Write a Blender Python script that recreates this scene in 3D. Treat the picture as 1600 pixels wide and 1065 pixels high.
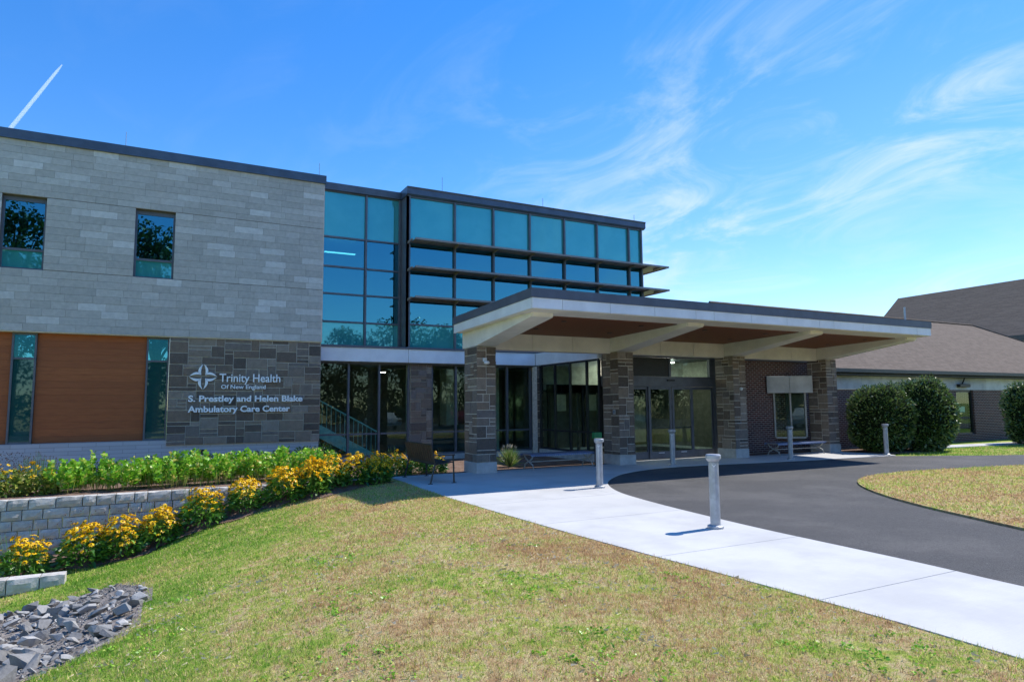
import bpy, math, random
import numpy as np
from mathutils import Vector, Matrix
R = math.radians
scene = bpy.context.scene
for o in list(bpy.data.objects):
    bpy.data.objects.remove(o)
col = scene.collection
rng = random.Random(11)
nrng = np.random.default_rng(5)

# ------------------------------------------------------------------ camera
PITCH, YAW, ROLL, EYE = R(5.594), R(27.838), R(-0.4876), 1.75
fw = Vector((math.sin(YAW)*math.cos(PITCH), math.cos(YAW)*math.cos(PITCH), math.sin(PITCH)))
rt0 = Vector((math.cos(YAW), -math.sin(YAW), 0)); up0 = rt0.cross(fw)
rt = rt0*math.cos(ROLL)+up0*math.sin(ROLL); up = up0*math.cos(ROLL)-rt0*math.sin(ROLL)
camd = bpy.data.cameras.new('camera'); cam = bpy.data.objects.new('camera', camd); col.objects.link(cam)
cam.matrix_world = Matrix(((rt.x, up.x, -fw.x, 0), (rt.y, up.y, -fw.y, 0), (rt.z, up.z, -fw.z, EYE), (0, 0, 0, 1)))
camd.sensor_width = 36; camd.lens = 1035.8/1600*36; camd.clip_start = .05; camd.clip_end = 9000
scene.camera = cam

# ------------------------------------------------------------------ sky, sun, exposure
SUNV = Vector((.80, .035, 1)).normalized()
SUN_EL = math.asin(SUNV.z); SUN_AZ = math.atan2(SUNV.x, SUNV.y)
world = bpy.data.worlds.new('World'); scene.world = world; world.use_nodes = True
nt = world.node_tree; nt.nodes.clear()
def N(nt, t, **k):
    n = nt.nodes.new(t)
    for a, b in k.items(): setattr(n, a, b)
    return n
sky = N(nt, 'ShaderNodeTexSky', sky_type='NISHITA', sun_disc=False, sun_elevation=SUN_EL, sun_rotation=SUN_AZ,
        air_density=1.0, dust_density=.0, ozone_density=3.0, altitude=50)
hs = N(nt, 'ShaderNodeHueSaturation'); hs.inputs['Hue'].default_value = .511; hs.inputs['Saturation'].default_value = 1.47; hs.inputs['Value'].default_value = .97
gm = N(nt, 'ShaderNodeGamma'); gm.inputs[1].default_value = .86; nt.links.new(sky.outputs[0], gm.inputs[0]); nt.links.new(gm.outputs[0], hs.inputs['Color'])
tc = N(nt, 'ShaderNodeTexCoord')
sep = N(nt, 'ShaderNodeSeparateXYZ'); nt.links.new(tc.outputs['Generated'], sep.inputs[0])
def M(nt, op, a, b=None, c=None, clamp=False):
    n = N(nt, 'ShaderNodeMath', operation=op); n.use_clamp = clamp
    for i, v in enumerate((a, b, c)):
        if v is None: continue
        if isinstance(v, (int, float)): n.inputs[i].default_value = v
        else: nt.links.new(v, n.inputs[i])
    return n.outputs[0]
zz = M(nt, 'ADD', M(nt, 'MAXIMUM', sep.outputs[2], 0.0), .22)
cx = M(nt, 'DIVIDE', sep.outputs[0], zz); cy = M(nt, 'DIVIDE', sep.outputs[1], zz)
comb = N(nt, 'ShaderNodeCombineXYZ'); nt.links.new(cx, comb.inputs[0]); nt.links.new(cy, comb.inputs[1])
mp0 = N(nt, 'ShaderNodeMapping'); mp0.inputs['Rotation'].default_value = (0, 0, R(-14)); nt.links.new(comb.outputs[0], mp0.inputs[0])
mp = N(nt, 'ShaderNodeMapping'); mp.inputs['Scale'].default_value = (1.75, 1.0, 1); mp.inputs['Location'].default_value = (1.15, .2, 0)
nt.links.new(mp0.outputs[0], mp.inputs[0])
n1 = N(nt, 'ShaderNodeTexNoise'); n1.inputs['Scale'].default_value = 1.9; n1.inputs['Detail'].default_value = 10; n1.inputs['Roughness'].default_value = .62; n1.inputs['Distortion'].default_value = 1.3
nt.links.new(mp.outputs[0], n1.inputs['Vector'])
mp2 = N(nt, 'ShaderNodeMapping'); mp2.inputs['Location'].default_value = (2.45, 1.3, 0)
nt.links.new(comb.outputs[0], mp2.inputs[0])
n2 = N(nt, 'ShaderNodeTexNoise'); n2.inputs['Scale'].default_value = .62; n2.inputs['Detail'].default_value = 2
nt.links.new(mp2.outputs[0], n2.inputs['Vector'])
def ramp(nt, src, lo, hi, a=0., b=1.):
    n = N(nt, 'ShaderNodeMapRange', interpolation_type='SMOOTHSTEP')
    for i, v in enumerate((lo, hi, a, b)): n.inputs[i+1].default_value = v
    nt.links.new(src, n.inputs[0]); return n.outputs[0]
cl = M(nt, 'MULTIPLY', ramp(nt, n1.outputs[0], .42, .74), ramp(nt, n2.outputs[0], .36, .62, .25, 1.0))
veil = ramp(nt, M(nt, 'ADD', cx, M(nt, 'MULTIPLY', n2.outputs[0], .8)), .9, 2.1, .10, 1.0)
cl = M(nt, 'MULTIPLY', M(nt, 'ADD', M(nt, 'MULTIPLY', cl, .74), .11), M(nt, 'MULTIPLY', veil, .80), clamp=True)
mx = N(nt, 'ShaderNodeMix', data_type='RGBA'); nt.links.new(cl, mx.inputs[0]); nt.links.new(hs.outputs[0], mx.inputs[6])
mx.inputs[7].default_value = (3.0, 3.35, 3.55, 1)
bg = N(nt, 'ShaderNodeBackground'); bg.inputs[1].default_value = .15
nt.links.new(mx.outputs[2], bg.inputs[0])
wo = N(nt, 'ShaderNodeOutputWorld'); nt.links.new(bg.outputs[0], wo.inputs[0])
sd = bpy.data.lights.new('sun', 'SUN'); sd.energy = 2.9; sd.angle = R(.55); sd.color = (1, .955, .88)
so = bpy.data.objects.new('sun', sd); col.objects.link(so)
so.rotation_euler = (-SUNV).to_track_quat('-Z', 'Y').to_euler()
vs = scene.view_settings; vs.view_transform = 'Standard'; vs.look = 'None'; vs.exposure = 1.05; vs.gamma = 1; vs.use_curve_mapping = False
scene.render.resolution_x = 1024; scene.render.resolution_y = 681
scene.cycles.max_bounces = 7; scene.cycles.transparent_max_bounces = 12; scene.cycles.transmission_bounces = 6
scene.cycles.caustics_reflective = False; scene.cycles.caustics_refractive = False

# ------------------------------------------------------------------ materials
MT = {}
def newmat(name):
    m = bpy.data.materials.new(name); m.use_nodes = True; m.node_tree.nodes.clear(); MT[name] = m
    return m, m.node_tree
def rgb(nt, c):
    n = N(nt, 'ShaderNodeRGB'); n.outputs[0].default_value = (*c, 1); return n.outputs[0]
def mixc(nt, f, a, b, mode='MIX'):
    n = N(nt, 'ShaderNodeMix', data_type='RGBA', blend_type=mode)
    for i, v in ((0, f), (6, a), (7, b)):
        if isinstance(v, (int, float)): n.inputs[i].default_value = v
        elif isinstance(v, tuple): n.inputs[i].default_value = (*v, 1)
        else: nt.links.new(v, n.inputs[i])
    return n.outputs[2]
def noise(nt, scale, detail=4, rough=.55, vec=None, dist=0):
    n = N(nt, 'ShaderNodeTexNoise'); n.inputs['Scale'].default_value = scale; n.inputs['Detail'].default_value = detail
    n.inputs['Roughness'].default_value = rough; n.inputs['Distortion'].default_value = dist
    if vec is None:
        g = N(nt, 'ShaderNodeNewGeometry'); vec = g.outputs['Position']
    nt.links.new(vec, n.inputs['Vector']); return n.outputs[0]
def rnd(nt):
    g = N(nt, 'ShaderNodeNewGeometry'); o = N(nt, 'ShaderNodeObjectInfo')
    return M(nt, 'FRACT', M(nt, 'ADD', M(nt, 'MULTIPLY', o.outputs['Random'], 7.31), g.outputs['Random Per Island']))
def cramp(nt, f, stops):
    n = N(nt, 'ShaderNodeValToRGB'); e = n.color_ramp.elements
    while len(e) < len(stops): e.new(.5)
    for i, (p, c) in enumerate(stops): e[i].position = p; e[i].color = (*c, 1)
    nt.links.new(f, n.inputs[0]); return n.outputs[0]
def finish(nt, c, rough=.7, spec=.3, metal=0, bump=None, bstr=.3, bdist=.01):
    b = N(nt, 'ShaderNodeBsdfPrincipled'); b.inputs['Roughness'].default_value = rough; b.inputs['Metallic'].default_value = metal
    b.inputs['Specular IOR Level'].default_value = spec
    if isinstance(c, tuple): b.inputs['Base Color'].default_value = (*c, 1)
    else: nt.links.new(c, b.inputs['Base Color'])
    if bump is not None:
        bn = N(nt, 'ShaderNodeBump'); bn.inputs['Strength'].default_value = bstr; bn.inputs['Distance'].default_value = bdist
        nt.links.new(bump, bn.inputs['Height']); nt.links.new(bn.outputs[0], b.inputs['Normal'])
    o = N(nt, 'ShaderNodeOutputMaterial'); nt.links.new(b.outputs[0], o.inputs[0]); return b
def plain(name, c, rough=.6, spec=.3, metal=0, var=.12, scale=6, bstr=.15):
    m, t = newmat(name); n = noise(t, scale, 6, .6)
    d = tuple(max(0, x*(1-var*1.6)) for x in c); l = tuple(min(1, x*(1+var*1.2)) for x in c)
    finish(t, mixc(t, ramp(t, n, .3, .7), d, l), rough, spec, metal, noise(t, scale*14, 3), bstr, .004); return m
def stonemat(name, stops, var=.18, fine=70, rough=.85, bstr=.5, mott=.35):
    m, t = newmat(name); c = cramp(t, rnd(t), stops)
    c = mixc(t, ramp(t, noise(t, 9, 6, .65), .25, .75, 0, mott), c, (0.05, .05, .05), 'MULTIPLY')
    f = noise(t, fine, 5, .7)
    c = mixc(t, M(t, 'MULTIPLY', ramp(t, f, .3, .75), var), c, (.75, .72, .68), 'SCREEN')
    finish(t, c, rough, .25, 0, M(t, 'ADD', f, noise(t, 14, 4)), bstr, .008); return m
stonemat('limestone', [(0, (.455, .43, .40)), (.3, (.49, .463, .43)), (.66, (.52, .492, .46)), (.84, (.56, .535, .505)), (1, (.68, .66, .64))], .09, 40, .85, .25, .2)
stonemat('fieldstone', [(0, (.09, .068, .055)), (.2, (.16, .115, .085)), (.4, (.24, .17, .12)), (.6, (.185, .155, .138)), (.8, (.275, .21, .155)), (1, (.32, .265, .22))], .10, 50, .8, .6)
stonemat('wall_block', [(0, (.50, .47, .43)), (.5, (.57, .54, .50)), (1, (.64, .61, .57))], .12, 45, .9, .8)
stonemat('riprap', [(0, (.15, .147, .143)), (.5, (.28, .275, .265)), (1, (.47, .46, .44))], .10, 30, .75, .7)
plain('mortar', (.62, .57, .50), .9, .1, 0, .12, 12)
plain('limestone_joint', (.20, .18, .16), .9, .1)
plain('cap_metal', (.075, .10, .145), .38, .5, .25, .1, 3, .03)
plain('cap_grey', (.095, .11, .145), .5, .4, 0, .08, 3, .03)
plain('frame_metal', (.12, .13, .155), .4, .5, .2, .08, 4, .03)
plain('dark_frame', (.028, .03, .034), .4, .5, .1, .1, 4, .03)
plain('white_panel', (.80, .81, .83), .5, .4, 0, .05, 1.5, .03)
plain('beige_panel', (.78, .745, .68), .55, .35, 0, .06, 1.5, .04)
plain('concrete_plinth', (.50, .49, .47), .85, .2, 0, .10, 5, .2)
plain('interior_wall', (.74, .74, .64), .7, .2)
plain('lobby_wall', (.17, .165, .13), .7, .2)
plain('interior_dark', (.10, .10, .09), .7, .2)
plain('interior_floor', (.30, .29, .26), .35, .4)
plain('shade_metal', (.30, .27, .245), .5, .4, .1, .1, 5, .05)
plain('galvanised', (.40, .42, .45), .42, .5, .35, .10, 9, .08)
plain('bench_bronze', (.045, .035, .03), .45, .5, .1)
plain('bench_back', (.075, .045, .03), .5, .4)
plain('bench_blue', (.17, .21, .33), .3, .6, .2)
plain('bench_grey', (.42, .41, .37), .5, .4, .1)
plain('black_metal', (.02, .02, .022), .4, .5, .2)
plain('white_plastic', (.75, .76, .78), .4, .5, 0, .03)
plain('green_plastic', (.02, .22, .08), .4, .4)
plain('stair_paint', (.42, .80, .82), .45, .4)
plain('bark', (.09, .065, .045), .9, .1, 0, .3, 8, .6)
plain('hedge_core', (.012, .02, .008), .95, .05)
plain('soil', (.10, .07, .05), .95, .05, 0, .3, 10, .6)
plain('seed_head', (.055, .03, .02), .8, .1)
plain('sign_white', (.94, .95, .97), .4, .4, 0, .02, 3, .02)
plain('gutter_metal', (.05, .05, .055), .4, .5, .2)
plain('white_fascia', (.52, .53, .53), .7, .2, 0, .15, 1.2, .05)
m, t = newmat('mulch'); v = noise(t, 30, 6, .75); v2 = noise(t, 3, 3)
finish(t, mixc(t, ramp(t, v2, .35, .65, 0, .5), cramp(t, v, [(.25, (.06, .035, .022)), (.5, (.17, .105, .075)), (.75, (.34, .25, .20))]), (.30, .22, .18)), .95, .1, 0, v, 1, .03)
m, t = newmat('concrete'); v = noise(t, .9, 6, .6); v2 = noise(t, 60, 4, .7)
c = mixc(t, ramp(t, v, .3, .7), (.47, .465, .45), (.60, .595, .58)); c = mixc(t, ramp(t, v2, .35, .7, 0, .25), c, (.45, .44, .42))
c = mixc(t, M(t, 'MULTIPLY', rnd(t), .14), c, (.44, .43, .41)); c = mixc(t, ramp(t, noise(t, 210, 2, .5), .72, .80, 0, .5), c, (.20, .19, .18))
g_ = N(t, 'ShaderNodeNewGeometry'); mpb = N(t, 'ShaderNodeMapping'); mpb.inputs['Scale'].default_value = (2, 60, 1); t.links.new(g_.outputs['Position'], mpb.inputs[0])
broom = noise(t, 2, 3, .6, mpb.outputs[0])
c = mixc(t, ramp(t, broom, .35, .7, 0, .16), c, (.38, .37, .35)); c = mixc(t, ramp(t, noise(t, .45, 5, .7), .52, .75, 0, .28), c, (.40, .38, .34)); c = mixc(t, ramp(t, noise(t, 2.6, 4, .6), .68, .76, 0, .22), c, (.30, .28, .25))
finish(t, c, .85, .2, 0, M(t, 'ADD', v2, broom), .3, .004)
m, t = newmat('asphalt'); v = noise(t, 240, 3, .7); v2 = noise(t, .55, 5, .6)
c = cramp(t, v, [(.3, (.025, .025, .027)), (.52, (.06, .06, .062)), (.74, (.24, .235, .23))])
c = mixc(t, ramp(t, v2, .42, .66, 0, .50), c, (.15, .142, .135)); c = mixc(t, ramp(t, noise(t, 4.5, 6, .7), .6, .8, 0, .25), c, (.17, .16, .15))
c = mixc(t, ramp(t, noise(t, 28, 2, .5), .72, .78, 0, .7), c, (.34, .33, .31)); c = mixc(t, ramp(t, noise(t, 70, 3, .7), .42, .72, 0, .42), c, (.15, .147, .145)); c = mixc(t, ramp(t, noise(t, 45, 3, .7), .30, .62, .45, 0), c, (.022, .022, .024)); c = mixc(t, ramp(t, noise(t, 1.6, 6, .7, None, .6), .50, .68, 0, .30), c, (.055, .052, .05))
finish(t, c, .85, .3, 0, M(t, 'ADD', v, noise(t, 70, 3, .7)), .8, .008)
m, t = newmat('brick')
tcn = N(t, 'ShaderNodeNewGeometry'); sp = N(t, 'ShaderNodeSeparateXYZ'); t.links.new(tcn.outputs['Position'], sp.inputs[0])
cb = N(t, 'ShaderNodeCombineXYZ'); t.links.new(M(t, 'ADD', sp.outputs[0], sp.outputs[1]), cb.inputs[0]); t.links.new(sp.outputs[2], cb.inputs[1])
br = N(t, 'ShaderNodeTexBrick'); t.links.new(cb.outputs[0], br.inputs['Vector']); br.inputs['Scale'].default_value = 1
br.inputs['Brick Width'].default_value = .23; br.inputs['Row Height'].default_value = .075; br.inputs['Mortar Size'].default_value = .010
br.inputs['Color1'].default_value = (.13, .052, .042, 1); br.inputs['Color2'].default_value = (.065, .03, .028, 1); br.inputs['Mortar'].default_value = (.30, .27, .25, 1)
c = mixc(t, ramp(t, noise(t, 1.2, 5), .55, .8, 0, .3), br.outputs[0], (.30, .22, .19))
finish(t, c, .85, .2, 0, br.outputs['Fac'], -.5, .01)
m, t = newmat('white_brick')
tcn = N(t, 'ShaderNodeNewGeometry'); sp = N(t, 'ShaderNodeSeparateXYZ'); t.links.new(tcn.outputs['Position'], sp.inputs[0])
cb = N(t, 'ShaderNodeCombineXYZ'); t.links.new(M(t, 'ADD', sp.outputs[0], sp.outputs[1]), cb.inputs[0]); t.links.new(sp.outputs[2], cb.inputs[1])
br = N(t, 'ShaderNodeTexBrick'); t.links.new(cb.outputs[0], br.inputs['Vector']); br.inputs['Scale'].default_value = 1
br.inputs['Brick Width'].default_value = .6; br.inputs['Row Height'].default_value = .1; br.inputs['Mortar Size'].default_value = .005
br.inputs['Color1'].default_value = (.42, .44, .46, 1); br.inputs['Color2'].default_value = (.48, .50, .52, 1); br.inputs['Mortar'].default_value = (.26, .26, .27, 1)
finish(t, br.outputs[0], .7, .3, 0, br.outputs['Fac'], -.3, .006)
m, t = newmat('shingle'); v = noise(t, 7, 6, .75)
tcn = N(t, 'ShaderNodeNewGeometry'); sp = N(t, 'ShaderNodeSeparateXYZ'); t.links.new(tcn.outputs['Position'], sp.inputs[0])
cb = N(t, 'ShaderNodeCombineXYZ'); t.links.new(M(t, 'ADD', sp.outputs[0], M(t, 'MULTIPLY', sp.outputs[1], .4)), cb.inputs[0]); t.links.new(sp.outputs[2], cb.inputs[1])
br = N(t, 'ShaderNodeTexBrick'); t.links.new(cb.outputs[0], br.inputs['Vector']); br.inputs['Scale'].default_value = 1
br.inputs['Brick Width'].default_value = .33; br.inputs['Row Height'].default_value = .075; br.inputs['Mortar Size'].default_value = .008
br.inputs['Color1'].default_value = (.165, .125, .095, 1); br.inputs['Color2'].default_value = (.115, .085, .063, 1); br.inputs['Mortar'].default_value = (.06, .05, .045, 1)
c = mixc(t, ramp(t, v, .3, .7, 0, .45), br.outputs[0], (.19, .155, .125))
finish(t, c, .9, .15, 0, v, .6, .02)
for nm, k in (('siding', 1.0), ('soffit_wood', 1.0)):
    m, t = newmat(nm)
    tcn = N(t, 'ShaderNodeNewGeometry'); mpn = N(t, 'ShaderNodeMapping'); t.links.new(tcn.outputs['Position'], mpn.inputs[0])
    mpn.inputs['Scale'].default_value = (.9, 1, 9) if nm == 'siding' else (.9, 9, 1)
    v = noise(t, 3.5, 6, .65, mpn.outputs[0], .3)
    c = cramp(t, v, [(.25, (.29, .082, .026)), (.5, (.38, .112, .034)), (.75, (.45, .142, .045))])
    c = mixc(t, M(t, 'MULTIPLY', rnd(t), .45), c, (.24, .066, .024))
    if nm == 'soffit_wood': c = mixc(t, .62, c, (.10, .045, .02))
    if nm == 'soffit_wood':
        sp = N(t, 'ShaderNodeSeparateXYZ'); t.links.new(tcn.outputs['Position'], sp.inputs[0])
        w = M(t, 'FRACT', M(t, 'MULTIPLY', sp.outputs[1], 9))
        c = mixc(t, M(t, 'LESS_THAN', w, .06), c, (.05, .02, .01))
    finish(t, c, .55, .35, 0, v, .2, .004)
def glassmat(name, trans, refl, base, grough=.0):
    m, t = newmat(name)
    tr = N(t, 'ShaderNodeBsdfTransparent'); tr.inputs[0].default_value = (*trans, 1)
    gl = N(t, 'ShaderNodeBsdfGlossy'); gl.inputs['Color'].default_value = (*refl, 1); gl.inputs['Roughness'].default_value = grough
    ge = N(t, 'ShaderNodeNewGeometry'); dp = N(t, 'ShaderNodeVectorMath', operation='DOT_PRODUCT'); t.links.new(ge.outputs['Normal'], dp.inputs[0]); t.links.new(ge.outputs['Incoming'], dp.inputs[1])
    sch = M(t, 'ADD', M(t, 'MULTIPLY', M(t, 'POWER', M(t, 'SUBTRACT', 1.0, M(t, 'ABSOLUTE', dp.outputs['Value'])), 5.0), .9), .07)
    front = M(t, 'SUBTRACT', 1.0, ge.outputs['Backfacing'])
    bn = N(t, 'ShaderNodeBump'); bn.inputs['Strength'].default_value = .035; bn.inputs['Distance'].default_value = .05
    t.links.new(noise(t, 1.1, 1, .4), bn.inputs['Height']); t.links.new(bn.outputs[0], gl.inputs['Normal'])
    f = M(t, 'MULTIPLY', M(t, 'ADD', sch, base, clamp=True), front)
    ms = N(t, 'ShaderNodeMixShader'); t.links.new(f, ms.inputs[0]); t.links.new(tr.outputs[0], ms.inputs[1]); t.links.new(gl.outputs[0], ms.inputs[2])
    o = N(t, 'ShaderNodeOutputMaterial'); t.links.new(ms.outputs[0], o.inputs[0]); return m
glassmat('vision_glass', (.14, .34, .38), (.14, .50, .62), .38)
glassmat('ground_glass', (.80, .90, .85), (.55, .72, .68), .0)
glassmat('side_glass', (.50, .66, .60), (.75, .95, .95), .05)
m, t = newmat('spandrel_glass')
d = N(t, 'ShaderNodeBsdfDiffuse'); t.links.new(mixc(t, ramp(t, noise(t, 1.1, 4), .3, .7), (.045, .30, .30), (.07, .36, .35)), d.inputs[0])
g = N(t, 'ShaderNodeBsdfGlossy'); g.inputs['Color'].default_value = (.25, .72, .76, 1); g.inputs['Roughness'].default_value = .02
ms = N(t, 'ShaderNodeMixShader'); ms.inputs[0].default_value = .26; t.links.new(d.outputs[0], ms.inputs[1]); t.links.new(g.outputs[0], ms.inputs[2])
o = N(t, 'ShaderNodeOutputMaterial'); t.links.new(ms.outputs[0], o.inputs[0])
m, t = newmat('dim_glass')
d = N(t, 'ShaderNodeBsdfDiffuse'); d.inputs[0].default_value = (.012, .07, .065, 1)
g = N(t, 'ShaderNodeBsdfGlossy'); g.inputs['Color'].default_value = (.6, .9, .95, 1); g.inputs['Roughness'].default_value = .02
ms = N(t, 'ShaderNodeMixShader'); ms.inputs[0].default_value = .07; t.links.new(d.outputs[0], ms.inputs[1]); t.links.new(g.outputs[0], ms.inputs[2])
o = N(t, 'ShaderNodeOutputMaterial'); t.links.new(ms.outputs[0], o.inputs[0])
m, t = newmat('lamp_light'); e = N(t, 'ShaderNodeEmission'); e.inputs[0].default_value = (1, .95, .85, 1); e.inputs[1].default_value = 6
o = N(t, 'ShaderNodeOutputMaterial'); t.links.new(e.outputs[0], o.inputs[0])
m, t = newmat('vapour'); d = N(t, 'ShaderNodeBsdfDiffuse'); d.inputs[0].default_value = (.9, .9, .9, 1)
d2 = N(t, 'ShaderNodeBsdfTranslucent'); d2.inputs[0].default_value = (.9, .9, .9, 1); ad = N(t, 'ShaderNodeAddShader'); t.links.new(d.outputs[0], ad.inputs[0]); t.links.new(d2.outputs[0], ad.inputs[1])
tr = N(t, 'ShaderNodeBsdfTransparent'); ms = N(t, 'ShaderNodeMixShader'); ms.inputs[0].default_value = .14
t.links.new(tr.outputs[0], ms.inputs[1]); t.links.new(ad.outputs[0], ms.inputs[2]); o = N(t, 'ShaderNodeOutputMaterial'); t.links.new(ms.outputs[0], o.inputs[0])
def leafmat(name, stops, trans=.35, gloss=.12, patch=None):
    m, t = newmat(name); c = cramp(t, rnd(t), stops)
    d = N(t, 'ShaderNodeBsdfDiffuse'); tl = N(t, 'ShaderNodeBsdfTranslucent'); g = N(t, 'ShaderNodeBsdfGlossy'); g.inputs['Roughness'].default_value = .38
    t.links.new(c, d.inputs[0]); t.links.new(c, tl.inputs[0])
    a = N(t, 'ShaderNodeMixShader'); a.inputs[0].default_value = trans; t.links.new(d.outputs[0], a.inputs[1]); t.links.new(tl.outputs[0], a.inputs[2])
    b = N(t, 'ShaderNodeMixShader'); b.inputs[0].default_value = gloss; t.links.new(a.outputs[0], b.inputs[1]); t.links.new(g.outputs[0], b.inputs[2])
    o = N(t, 'ShaderNodeOutputMaterial'); t.links.new(b.outputs[0], o.inputs[0]); return m
leafmat('sedum_leaf', [(0, (.11, .30, .018)), (.4, (.22, .50, .03)), (.78, (.36, .62, .06)), (.90, (.55, .60, .12)), (1, (.72, .52, .14))], .3, .04)
leafmat('rudbeckia_leaf', [(0, (.045, .15, .018)), (.5, (.10, .27, .03)), (1, (.24, .45, .07))], .3, .07)
leafmat('faded_leaf', [(0, (.12, .24, .03)), (.5, (.32, .42, .07)), (1, (.60, .50, .12))], .35, .06)
leafmat('dark_shrub_leaf', [(0, (.015, .05, .012)), (.6, (.03, .09, .018)), (1, (.06, .14, .03))], .25, .06)
leafmat('yew_leaf', [(0, (.03, .065, .014)), (.5, (.08, .15, .03)), (.82, (.16, .25, .05)), (1, (.36, .42, .16))], .18, .08)
leafmat('tree_leaf', [(0, (.015, .04, .010)), (.6, (.035, .075, .018)), (1, (.07, .12, .03))], .3, .08)
leafmat('petal', [(0, (.88, .44, .004)), (.5, (.95, .58, .008)), (1, (.98, .72, .03))], .25, .03)
leafmat('ornamental_blade', [(0, (.10, .22, .03)), (.6, (.22, .34, .06)), (1, (.55, .55, .30))], .35, .06)
def lawnmat(name, blade):
    m, t = newmat(name)
    g = N(t, 'ShaderNodeNewGeometry'); sp = N(t, 'ShaderNodeSeparateXYZ'); t.links.new(g.outputs['Position'], sp.inputs[0])
    fl = N(t, 'ShaderNodeCombineXYZ'); t.links.new(sp.outputs[0], fl.inputs[0]); t.links.new(sp.outputs[1], fl.inputs[1])
    big = noise(t, .5, 4, .6, fl.outputs[0], .4); mid = noise(t, 2.2, 5, .7, fl.outputs[0], .3); fine = noise(t, 9, 3, .6, fl.outputs[0])
    side = ramp(t, M(t, 'ADD', sp.outputs[0], M(t, 'MULTIPLY', sp.outputs[1], -.30)), -3.6, 1.0, .105, -.058)
    far = ramp(t, M(t, 'ADD', sp.outputs[0], sp.outputs[1]), 27, 36, 0, .14)
    side = M(t, 'ADD', side, far)
    s = M(t, 'ADD', M(t, 'ADD', M(t, 'MULTIPLY', big, .55), M(t, 'MULTIPLY', mid, .50)), M(t, 'ADD', M(t, 'MULTIPLY', M(t, 'SUBTRACT', fine, .5), .42), side))
    if blade: s = M(t, 'ADD', s, M(t, 'MULTIPLY', M(t, 'SUBTRACT', rnd(t), .5), .36))
    c = cramp(t, s, [(.34, (.58, .36, .18)), (.425, (.82, .58, .30)), (.485, (.92, .76, .39)), (.53, (.70, .71, .18)), (.595, (.42, .60, .085)), (.73, (.18, .40, .045))])
    dead = ramp(t, noise(t, 5.2, 3, .6, fl.outputs[0]), .58, .70, 0, .35)
    c = mixc(t, dead, c, (.70, .55, .33))
    if blade:
        vr = M(t, 'FRACT', M(t, 'MULTIPLY', rnd(t), 17.3)); c = mixc(t, ramp(t, vr, 0, 1, -.05, .42), c, (.06, .05, .02))
        d = N(t, 'ShaderNodeBsdfDiffuse'); tl = N(t, 'ShaderNodeBsdfTranslucent'); t.links.new(c, d.inputs[0]); t.links.new(c, tl.inputs[0])
        a = N(t, 'ShaderNodeMixShader'); a.inputs[0].default_value = .45; t.links.new(d.outputs[0], a.inputs[1]); t.links.new(tl.outputs[0], a.inputs[2])
        o = N(t, 'ShaderNodeOutputMaterial'); t.links.new(a.outputs[0], o.inputs[0])
    else:
        c = mixc(t, ramp(t, noise(t, 90, 4, .7), .35, .7, .2, .75), c, (.12, .09, .045))
        finish(t, c, .95, .05, 0, noise(t, 60, 5, .7), 1, .03)
lawnmat('lawn_thatch', False); lawnmat('lawn_blade', True)

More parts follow.
